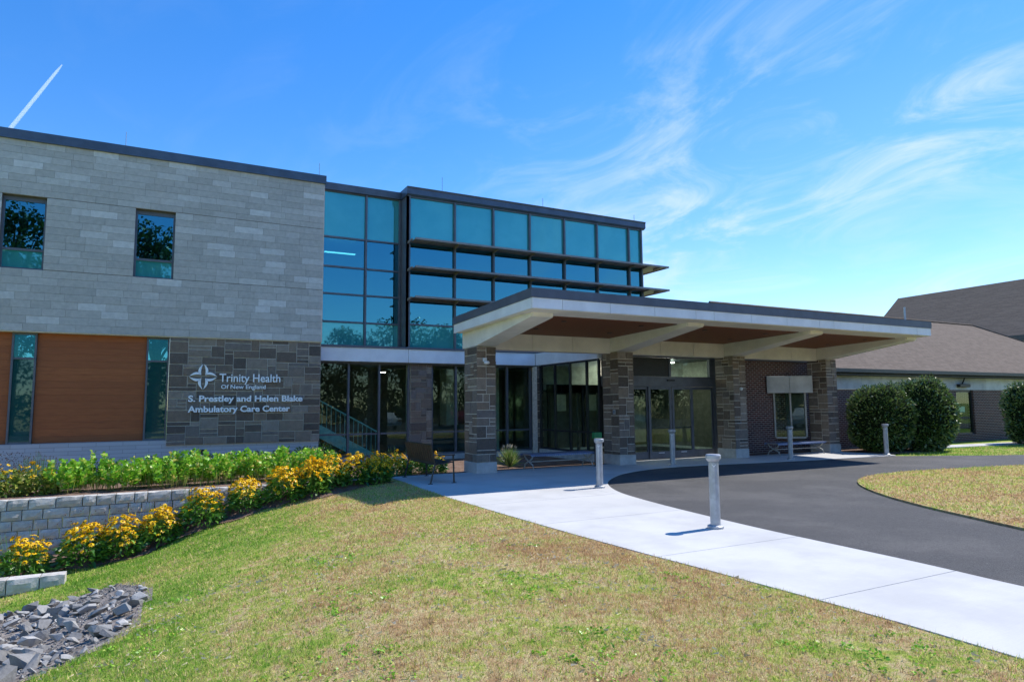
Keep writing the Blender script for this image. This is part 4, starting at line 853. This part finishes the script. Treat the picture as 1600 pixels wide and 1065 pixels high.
# pale dry clippings lying on the turf
n = 15000; X, Y = scatter(n, -3, 5.2, 1.6, 9, nrng); lim = np.interp(Y, [p[1] for p in left_edge[::-1]], [p[0] for p in left_edge[::-1]])-.03
pn = np.sin(X*3.1+np.sin(Y*2.2)*1.7)*np.sin(Y*2.9+np.sin(X*1.7)*2.1)+.5*np.sin(X*7.7+Y*5.1)
k = (X < lim) & (X > -.235*Y-.4) & ~in_poly(X, Y, ROCK) & (nrng.random(n) < np.clip(.22+.55*pn, .04, .8)); X, Y = X[k], Y[k]; n = len(X)
az = nrng.uniform(0, 2*np.pi, n); L = nrng.uniform(.02, .06, n); z0 = ground_z(X, Y)+nrng.uniform(.012, .035, n); w = nrng.uniform(.0008, .0018, n); dx, dy = np.cos(az), np.sin(az)
SQ = np.stack([np.stack([X-dy*w, Y+dx*w, z0], 1), np.stack([X+dy*w, Y-dx*w, z0], 1), np.stack([X+dx*L+dy*w*.5, Y+dy*L-dx*w*.5, z0+nrng.uniform(-.01, .025, n)], 1), np.stack([X+dx*L-dy*w*.5, Y+dy*L+dx*w*.5, z0+nrng.uniform(-.01, .025, n)], 1)], 1)
leafmat('dry_straw', [(0, (.50, .38, .22)), (.5, (.66, .55, .36)), (1, (.80, .72, .55))], .2, .03)
o = tri_mesh('dry_clippings', SQ, 4, 'dry_straw'); tag(o, 'pale dry grass clippings scattered over the lawn', 'clippings', kind='stuff')
gr = tri_mesh('lawn_grass', np.concatenate(BL_), 3, 'lawn_blade'); tag(gr, 'patchy green and straw-brown mown lawn grass', 'grass', kind='stuff')
print('blades', len(gr.data.polygons))

# ------------------------------------------------------------------ riprap stones
import bmesh
RM = []
for k in range(9):
    bm = bmesh.new(); r = random.Random(100+k)
    for _ in range(13):
        q = Vector((r.gauss(0, 1), r.gauss(0, 1), r.gauss(0, 1))).normalized(); q = Vector([max(-.8, min(.8, c_)) for c_ in q]); bm.verts.new(Vector((q.x*1.25, q.y*.95, q.z*.72)))
    bmesh.ops.convex_hull(bm, input=bm.verts); bmesh.ops.delete(bm, geom=[v for v in bm.verts if not v.link_faces], context='VERTS')
    me = bpy.data.meshes.new('riprap_stone'); bm.to_mesh(me); bm.free(); me.materials.append(MT['riprap']); RM.append(me)
nst = 0; tries = 0; placed = []
rr = random.Random(8)
while nst < 300 and tries < 60000:
    tries += 1; x, y = rr.uniform(-3.4, 0.1), rr.uniform(6.8, 12.8)
    if not in_poly(np.array([x]), np.array([y]), ROCK)[0] or x < -.235*y-.35: continue
    far = (x+.235*y)/2.6
    s = rr.choice([.04, .05, .055, .06, .07, .085, .10, .13])*(1.35-.75*min(1, max(0, far)))
    if any((x-a)**2+(y-b)**2 < (.50*(s+c))**2 for a, b, c in placed): continue
    placed.append((x, y, s)); o = bpy.data.objects.new('riprap_stone', rr.choice(RM)); col.objects.link(o)
    o.location = (x, y, float(ground_z(np.array([x]), np.array([y]))[0])+s*.25+rr.random()*s*.5); o.scale = (s, s*rr.uniform(.7, 1.1), s*rr.uniform(.6, 1)); o.rotation_euler = (rr.uniform(-.6, .6), rr.uniform(-.6, .6), rr.uniform(0, 6.28))
    tag(o, 'angular grey stone among the riprap in the drainage swale', 'stone', 'riprap stones in the swale'); nst += 1
sx_ = [p[0] for p in ROCK]; gxx = np.linspace(-3.9, .1, 40); gyy = np.linspace(6.6, 12.6, 50); AX, AY = np.meshgrid(gxx, gyy); AZ = ground_z(AX, AY)+.006; inn = in_poly(AX.ravel(), AY.ravel(), ROCK).reshape(AX.shape)
v = np.stack([AX, AY, AZ], -1).reshape(-1, 3).tolist(); f = [(j*40+i, j*40+i+1, (j+1)*40+i+1, (j+1)*40+i) for j in range(49) for i in range(39) if inn[j, i] or inn[j, i+1] or inn[j+1, i] or inn[j+1, i+1]]
tag(meshobj('swale_bed', v, f, 'swale_soil', None, True), kind='structure')
# finer broken stone between
cv = []; n = 14000; X, Y = scatter(n, -3.6, .25, 6.6, 12.7, nrng); k = in_poly(X, Y, ROCK); X, Y = X[k], Y[k]; s = nrng.uniform(.008, .035, len(X)); Z = ground_z(X, Y)
Q = nrng.normal(size=(len(X), 4, 3)); Q = unit(Q)*s[:, None, None]; Q[:, :, 2] = np.abs(Q[:, :, 2])*.8; Q += np.stack([X, Y, Z], 1)[:, None, :]
o = tri_mesh('gravel', Q, 4, 'riprap', None, [(0, 1, 2), (0, 2, 3), (0, 3, 1), (1, 3, 2)]); tag(o, 'fine broken grey gravel filling between the riprap', 'gravel', kind='stuff')

# ------------------------------------------------------------------ planting
def np_obj(name, quads, mat): return tri_mesh(name, quads, 4, mat)
def make_rudbeckia(seed, flowers=70, fade=False):
    r = np.random.default_rng(seed); n = 520 if not fade else 900
    a = r.uniform(0, 2*np.pi, n); rad = np.sqrt(r.random(n))*.34; h = r.uniform(.03, .50, n)*(1-.45*(rad/.34)**2)
    P = np.stack([np.cos(a)*rad, np.sin(a)*rad, h], 1); D = np.stack([np.cos(a)*.9, np.sin(a)*.9, r.uniform(-.2, .9, n)], 1)+r.normal(size=(n, 3))*.35
    fol = leaves(P, D, r.uniform(.08, .17, n), r.uniform(.035, .065, n), r)
    F = []; S = []; ST = []
    for k in range(flowers):
        a = r.uniform(0, 2*np.pi); q = math.sqrt(r.random())*.36; z = r.uniform(.44, .74)-.24*(q/.36)**2
        c = np.array([math.cos(a)*q, math.sin(a)*q, z]); nn = unit(np.array([math.cos(a)*.5, math.sin(a)*.5-.15, .8])+r.normal(size=3)*.3)
        u = unit(np.cross(nn, [.3, .2, .9])); w = np.cross(nn, u); R0 = r.uniform(.038, .058); m_ = 8
        for i in range(m_):
            t = 2*math.pi*i/m_; d = u*math.cos(t)+w*math.sin(t); e = -u*math.sin(t)+w*math.cos(t)
            F.append([c, c+d*R0*.6+e*R0*.28, c+d*R0-nn*R0*.30, c+d*R0*.6-e*R0*.28])
        for i in range(4):
            t = 2*math.pi*i/4; d = u*math.cos(t)+w*math.sin(t); e = -u*math.sin(t)+w*math.cos(t); q_ = R0*.30
            S.append([c+d*q_, c+e*q_, c+nn*q_*1.3, c+nn*q_*1.29])
        ST.append([c, c+np.array([.004, 0, 0]), np.array([c[0]*.6, c[1]*.6, .15]), np.array([c[0]*.6-.004, c[1]*.6, .15])])
    for k in range(30 if not fade else 150):      # spent seed heads above
        a = r.uniform(0, 2*np.pi); q = math.sqrt(r.random())*.42; z = r.uniform(.60, .92)-.2*(q/.42)**2; c = np.array([math.cos(a)*q, math.sin(a)*q, z]); s = .011
        S.append([c+[s, 0, 0], c+[-s*.5, s, 0], c+[-s*.5, -s, 0], c+[0, 0, s*1.8]]); S.append([c+[s, 0, 0], c+[0, 0, s*1.8], c+[-s*.5, s, 0], c+[-s*.5, -s, 0]])
        ST.append([c, c+np.array([.004, 0, 0]), np.array([c[0]*.7, c[1]*.7, .2]), np.array([c[0]*.7-.004, c[1]*.7, .2])])
    root = empty('coneflower_clump')
    for nm, q, mt in (('foliage', fol, 'faded_leaf' if fade else 'rudbeckia_leaf'), ('blooms', np.array(F), 'petal'), ('seed_heads', np.array(S), 'seed_head'), ('stems', np.array(ST), 'rudbeckia_leaf')):
        o = np_obj(nm, q, mt); o.parent = root; o['kind'] = 'stuff'
    return root
def make_sedum(seed):
    r = np.random.default_rng(seed); Q = []
    for s in range(24):
        a = r.uniform(0, 2*np.pi); q = math.sqrt(r.random())*.30; bx_, by_ = math.cos(a)*q*.7, math.sin(a)*q*.7; H = r.uniform(.42, .68)*(1-.4*(q/.3)**2); tx, ty = math.cos(a)*q*1.25, math.sin(a)*q*1.25
        n = 26; t = np.linspace(.2, 1, n)**.75; P = np.stack([bx_+(tx-bx_)*t, by_+(ty-by_)*t, H*t], 1); az = np.arange(n)*2.4+r.uniform(0, 6)
        D = np.stack([np.cos(az), np.sin(az), .35+.5*t], 1); Q.append(leaves(P, D, r.uniform(.08, .125, n)*(1-.25*t), r.uniform(.05, .075, n), r, .1))
    root = empty('stonecrop_clump'); o = np_obj('foliage', np.concatenate(Q), 'sedum_leaf'); o.parent = root; o['kind'] = 'stuff'
    n = 60; a = r.uniform(0, 2*np.pi, n); q = np.sqrt(r.random(n))*.26; P = np.stack([np.cos(a)*q, np.sin(a)*q, np.full(n, 0.)], 1); D = np.stack([np.cos(a)*.25, np.sin(a)*.25, np.ones(n)], 1)
    o = np_obj('stems', leaves(P, D, r.uniform(.2, .35, n), np.full(n, .018), r, 0), 'faded_leaf'); o.parent = root; o['kind'] = 'stuff'
    return root
def make_shrub(seed):
    r = np.random.default_rng(seed); n = 1100; d = unit(r.normal(size=(n, 3))); d[:, 2] = np.abs(d[:, 2]); P = d*np.array([.36, .36, .58])*r.uniform(.6, 1, n)[:, None]
    root = empty('dark_shrub'); o = np_obj('foliage', leaves(P, d+r.normal(size=(n, 3))*.5, r.uniform(.05, .09, n), r.uniform(.025, .04, n), r), 'dark_shrub_leaf'); o.parent = root; o['kind'] = 'stuff'
    o = MB().tube([(0, 0, 0), (.02, 0, .3)], [.02, .01], 6).build('stem', 'bark', root); return root
ORD = ['first', 'second', 'third', 'fourth', 'fifth', 'sixth', 'seventh', 'eighth', 'ninth', 'tenth', 'eleventh', 'twelfth', 'thirteenth', 'fourteenth', 'fifteenth', 'sixteenth', 'seventeenth', 'eighteenth', 'nineteenth', 'twentieth']
def spread(protos, spots, fmt, cat, group, zf=None):
    used = set(); bpy.context.view_layer.update()
    for i, (x, y, s) in enumerate(spots):
        k = i % len(protos); o = protos[k] if k not in used else copy_tree(protos[k]); used.add(k)
        z = zf(x, y) if zf else -.01
        o.location = (x, y, z); o.rotation_euler = (0, 0, rng.uniform(0, 6.28)); o.scale = (s*rng.uniform(.95, 1.08), s*rng.uniform(.95, 1.08), s); tag(o, fmt % ORD[i], cat, group)
gz = lambda x, y: float(ground_z(np.array([x]), np.array([y]))[0])
rud = [make_rudbeckia(200+k, 105+18*k) for k in range(4)]
spread(rud, [(-2.15, 15.42, 1.08), (-1.22, 15.5, 1.14), (-.60, 15.5, 1.14), (.09, 15.58, 1.0), (.86, 15.6, 1.14), (1.70, 15.62, .98), (2.50, 15.55, 1.10), (3.12, 15.58, 1.12), (3.55, 15.8, 1.05), (4.07, 15.6, 1.04), (4.62, 15.62, .96)],
       '%s yellow coneflower clump from the left in the lower bed against the block wall', 'flowers', 'yellow coneflowers in the lower bed', gz)
rud2 = [make_rudbeckia(230+k, 60+10*k) for k in range(2)]
spread(rud2, [(4.95, 16.85, .90), (5.48, 16.85, .90), (6.05, 16.9, .80), (6.60, 16.95, .78)], '%s yellow coneflower clump from the left in the upper bed behind the brown bench', 'flowers', 'yellow coneflowers behind the bench')
rud3 = [make_rudbeckia(240+k, 26, True) for k in range(2)]
spread(rud3, [(-2.75, 17.15, 1.0), (-2.25, 17.2, .98)], '%s faded coneflower clump with dark seed heads from the left above the block wall', 'flowers', 'faded coneflowers in the upper bed')
sed = [make_sedum(300+k) for k in range(4)]
spread(sed, [(-1.78, 17.1, 1.18), (-1.22, 17.3, 1.3), (-.70, 17.05, 1.12), (-.22, 17.3, 1.15), (.30, 17.1, 1.32), (.80, 17.3, 1.25), (1.30, 17.2, 1.15), (1.78, 17.35, 1.25), (2.28, 17.3, 1.12), (2.78, 17.4, 1.22), (3.28, 17.5, 1.18), (3.75, 17.65, 1.15)],
       '%s light green stonecrop clump from the left in the front row above the block wall', 'plant', 'green stonecrops front row')
sed2 = [make_sedum(320+k) for k in range(3)]
spread(sed2, [(-1.5, 18.1, 1.05), (.05, 18.2, 1.1), (.75, 18.15, 1.15), (1.45, 18.2, 1.05), (2.15, 18.3, 1.1), (2.85, 18.35, 1.15), (3.55, 18.4, 1.1)],
       '%s light green stonecrop clump from the left in the second row', 'plant', 'green stonecrops second row')
shr = [make_shrub(340+k) for k in range(3)]
spread(shr, [(-1.1, 19.1, .95), (-.2, 19.2, .95), (.7, 19.25, 1.0), (1.1, 19.3, 1.05), (1.75, 19.3, 1.0), (2.4, 19.3, 1.05), (3.0, 19.3, 1.15), (3.6, 19.35, 1.2), (4.15, 19.4, 1.25)],
       '%s small dark green shrub from the left against the pale base of the sign wall', 'shrub', 'dark shrubs under the sign')
# ornamental grass clump behind the first pillar
r = np.random.default_rng(77); n = 420; a = r.uniform(0, 2*np.pi, n); tlt = np.abs(r.normal(size=n))*.45; L = r.uniform(.35, .72, n)
og = empty('ornamental_grass', (9.0, 17.25, -.01)); tag(og, 'bright green fountain grass clump between the two left pillars', 'grass clump')
P = np.stack([np.cos(a)*.06, np.sin(a)*.06, np.zeros(n)], 1)*r.random(n)[:, None]; D = np.stack([np.cos(a)*np.sin(tlt), np.sin(a)*np.sin(tlt), np.cos(tlt)], 1)
o = np_obj('blades', leaves(P, D, L, np.full(n, .016), r, .12), 'ornamental_blade'); o.parent = og; o['kind'] = 'stuff'
n = 26; a = r.uniform(0, 2*np.pi, n); tlt = np.abs(r.normal(size=n))*.4; D = np.stack([np.cos(a)*np.sin(tlt), np.sin(a)*np.sin(tlt), np.cos(tlt)], 1)
plain('plume', (.62, .55, .42), .8, .1); o = np_obj('plumes', leaves(D*.56, D, np.full(n, .14), np.full(n, .03), r, .1), 'plume'); o.parent = og; o['kind'] = 'stuff'

# clipped yew hedges
def hedge(x, y, rx, ry, H, label, seed, n=9000):
    r = np.random.default_rng(seed); root = empty('yew_hedge', (x, y, -.02)); tag(root, label, 'hedge', 'round clipped hedges before the brick building')
    def shape(d):
        z = d[:, 2]; bulge = 1+.05*np.sin(d[:, 0]*5+seed)+.05*np.sin(d[:, 1]*6+d[:, 2]*4)
        p = np.where(z > 0, 1, .96)
        return np.stack([d[:, 0]*rx*bulge*p, d[:, 1]*ry*bulge*p, H*.45+z*np.where(z > 0, H*.55, H*.45)*bulge], 1)
    def sq(d):                                     # squarer sides, flatter bottom
        m_ = np.sign(d)*np.abs(d)**.78; return m_
    me = bpy.data.meshes.new('core'); bm = bmesh.new(); bmesh.ops.create_icosphere(bm, subdivisions=3, radius=1)
    co = np.array([v_.co[:] for v_ in bm.verts]); c2 = shape(sq(co))*np.array([.93, .93, .97])
    for v_, q in zip(bm.verts, c2): v_.co = q
    bm.to_mesh(me); bm.free(); link(bpy.data.objects.new('core', me), root, 'hedge_core')
    d = unit(r.normal(size=(n, 3))); P = shape(sq(d))*(r.uniform(.90, 1.0, n)+.035*np.sin(d[:, 0]*17+seed)*np.sin(d[:, 1]*15)*np.sin(d[:, 2]*13+2))[:, None]; P[:, 2] = np.maximum(P[:, 2], .02)
    D = d*.9+r.normal(size=(n, 3))*.55+np.array([0, 0, .35]); o = np_obj('foliage', leaves(P, D, r.uniform(.07, .15, n), r.uniform(.03, .06, n), r, .05), 'yew_leaf'); o.parent = root; o['kind'] = 'stuff'
hedge(23.3, 15.3, 1.15, 1.0, 2.42, 'left of two big clipped round yew hedges, beside the sunlit bollard', 1)
hedge(25.0, 14.75, 1.12, 1.0, 2.62, 'taller right one of two big clipped round yew hedges beside the brick wall window', 2)
hedge(32.4, 14.4, 1.25, 1.1, 2.6, 'clipped yew hedge cut off by the right edge of the picture', 3)

# ------------------------------------------------------------------ trees across the road, seen mirrored in the glass
def tree(x, y, H, rad, label, seed, lo_=.34):
    r = np.random.default_rng(seed); root = empty('maple_tree', (x, y, -.1)); tag(root, label, 'tree', 'trees mirrored in the glazing')
    trunk = MB(); trunk.tube([(0, 0, 0), (.1, .05, H*.3), (.0, .1, H*.62), (.1, 0, H*.85)], [H*.028, H*.022, H*.012, H*.004], 8)
    cs = []
    for k in range(26 if lo_ > .2 else 40):
        a = r.uniform(0, 2*np.pi); q = math.sqrt(r.random())*rad*.8; z = H*r.uniform(lo_, .95); q *= math.sqrt(max(.08, 1-((z/H-.5)/.52)**2)); cs.append((math.cos(a)*q, math.sin(a)*q, z))
        if k < 14: trunk.tube([(0, 0, z*.62), (cs[-1][0]*.5, cs[-1][1]*.5, z*.85), cs[-1]], [H*.008, H*.005, .02], 5)
    trunk.build('trunk', 'bark', root)
    Q = []
    for c in cs:
        n = 150; d = unit(r.normal(size=(n, 3)))*np.cbrt(r.random(n))[:, None]*rad*.30; P = np.array(c)+d*np.array([1.2, 1.2, .8]); Q.append(leaves(P, r.normal(size=(n, 3)), r.uniform(.25, .5, n), r.uniform(.15, .3, n), r))
    o = np_obj('crown', np.concatenate(Q), 'tree_leaf'); o.parent = root; o['kind'] = 'stuff'
TS = [(-9.6, -17, 17.5, 4.2), (-.6, -18, 17, 3.8), (2, -36, 11, 4.5), (8, -34, 10, 4.5), (13.5, -36, 12.5, 4.8), (19, -33, 10.5, 4.5), (24.5, -31, 12, 4.8), (30, -34, 11.5, 4.5), (36, -32, 13, 5), (42, -34, 12, 5), (49, -33, 12, 5.5), (57, -32, 12, 6), (66, -30, 12, 6), (76, -28, 12, 7), (-6, -38, 11, 5), (-14, -36, 12, 5), (-24, -34, 13, 6)]
for i, (x, y, H, q) in enumerate(TS):
    tree(x, y, H, q, ('tall leafy tree mirrored in the %s upper window' % ('left', 'right')[i]) if i < 2 else '%s broad leafy tree of the row opposite the entrance, mirrored in the glass' % ORD[i-2], 500+i, .34 if i < 2 else .04)

# ------------------------------------------------------------------ cars parked opposite, seen mirrored in the doors
plain('car_silver', (.42, .43, .45), .25, .6, .5, .03, 2, .0); plain('car_white', (.75, .75, .76), .25, .6, 0, .03, 2, .0); plain('car_red', (.25, .03, .03), .25, .6, .1, .03, 2, .0); plain('tyre_rubber', (.02, .02, .02), .8, .2)
def car(x, y, rz, paint, label):
    c = empty('parked_car', (x, y, 0), rz); tag(c, label, 'car', 'cars parked opposite the entrance')
    side = [(-2.2, .35), (-2.22, .62), (-2.1, .80), (-1.2, .92), (-.55, 1.36), (.75, 1.42), (1.55, 1.0), (2.15, .92), (2.25, .6), (2.2, .32)]
    secs = []
    for yy, k in ((-.88, 0), (-.90, .5), (-.6, 1), (.6, 1), (.90, .5), (.88, 0)):
        secs.append([(px, yy*(1 if pz < .95 else .80), pz if k else pz*.98) for px, pz in side])
    mb = MB()
    for sct in ((-.88, .88),):
        mb.add([(px, sct[0]*(1 if pz < .95 else .80), pz) for px, pz in side]+[(px, sct[1]*(1 if pz < .95 else .80), pz) for px, pz in side], [tuple(range(10)), tuple(range(10, 20))]+[(i, (i+1) % 10, 10+(i+1) % 10, 10+i) for i in range(10)])
    mb.build('body', paint, c)
    for s_ in (-1, 1):
        MB().add([(px, s_*w_, pz) for px, pz, w_ in ((-1.0, .96, .875), (-.48, 1.31, .745), (.12, 1.34, .74), (.12, .96, .875))]+[(px, s_*w_, pz) for px, pz, w_ in ((.20, .96, .875), (.20, 1.34, .74), (.72, 1.35, .735), (1.35, .98, .865))], [(0, 1, 2, 3), (4, 5, 6, 7)]).build('side_window', 'black_metal', c)
        for wx in (-1.4, 1.4):
            w = MB().lathe([(.20, 0), (.31, .02), (.33, .06), (.33, .16), (.31, .2)], n=18).build('wheel', 'tyre_rubber', c); w.rotation_euler = (R(90*s_), 0, 0); w.location = (wx, s_*.70, .33)
            h = MB().lathe([(.05, .0), (.19, -.01), (.19, .02)], n=12).build('rim', 'galvanised', w); h.location = (0, 0, .2)
        MB().box(-2.235, -2.2, s_*.7-.15, s_*.7+.15, .62, .74).build('headlight', 'white_plastic', c); MB().box(2.2, 2.265, s_*.7-.15, s_*.7+.15, .68, .82).build('tail_light', 'car_red', c)
    MB().add([(-1.17, -.72, .96), (-.60, -.62, 1.34), (-.60, .62, 1.34), (-1.17, .72, .96)], [(0, 1, 2, 3)]).build('windscreen', 'black_metal', c).location = (-.012, 0, .012)
car(32, -8.5, R(6), 'car_silver', 'silver car parked opposite, mirrored in the entrance doors'); car(15.5, -9, R(90), 'car_white', 'white car parked opposite, mirrored in the glass beside the staircase'); car(21.5, -9, R(92), 'car_red', 'dark red car parked opposite, mirrored in the glass left of the doors')

# ------------------------------------------------------------------ vapour trail
A, B = Vector((-.4, 0, 0)), None
def ray(px, py): return (fw+rt*((px-800)/1035.8)+up*((532.5-py)/1035.8)).normalized()
p0, p1 = ray(97, 101)*4000, ray(2, 218)*4300
tr_ = MB().tube([p1, p1*.35+p0*.65, p1*.08+p0*.92, p0], [10, 8, 6, 2.0], 8).build('vapour_trail', 'vapour', None, True); tag(tr_, 'thin white aircraft vapour trail above the limestone wing', 'vapour trail')
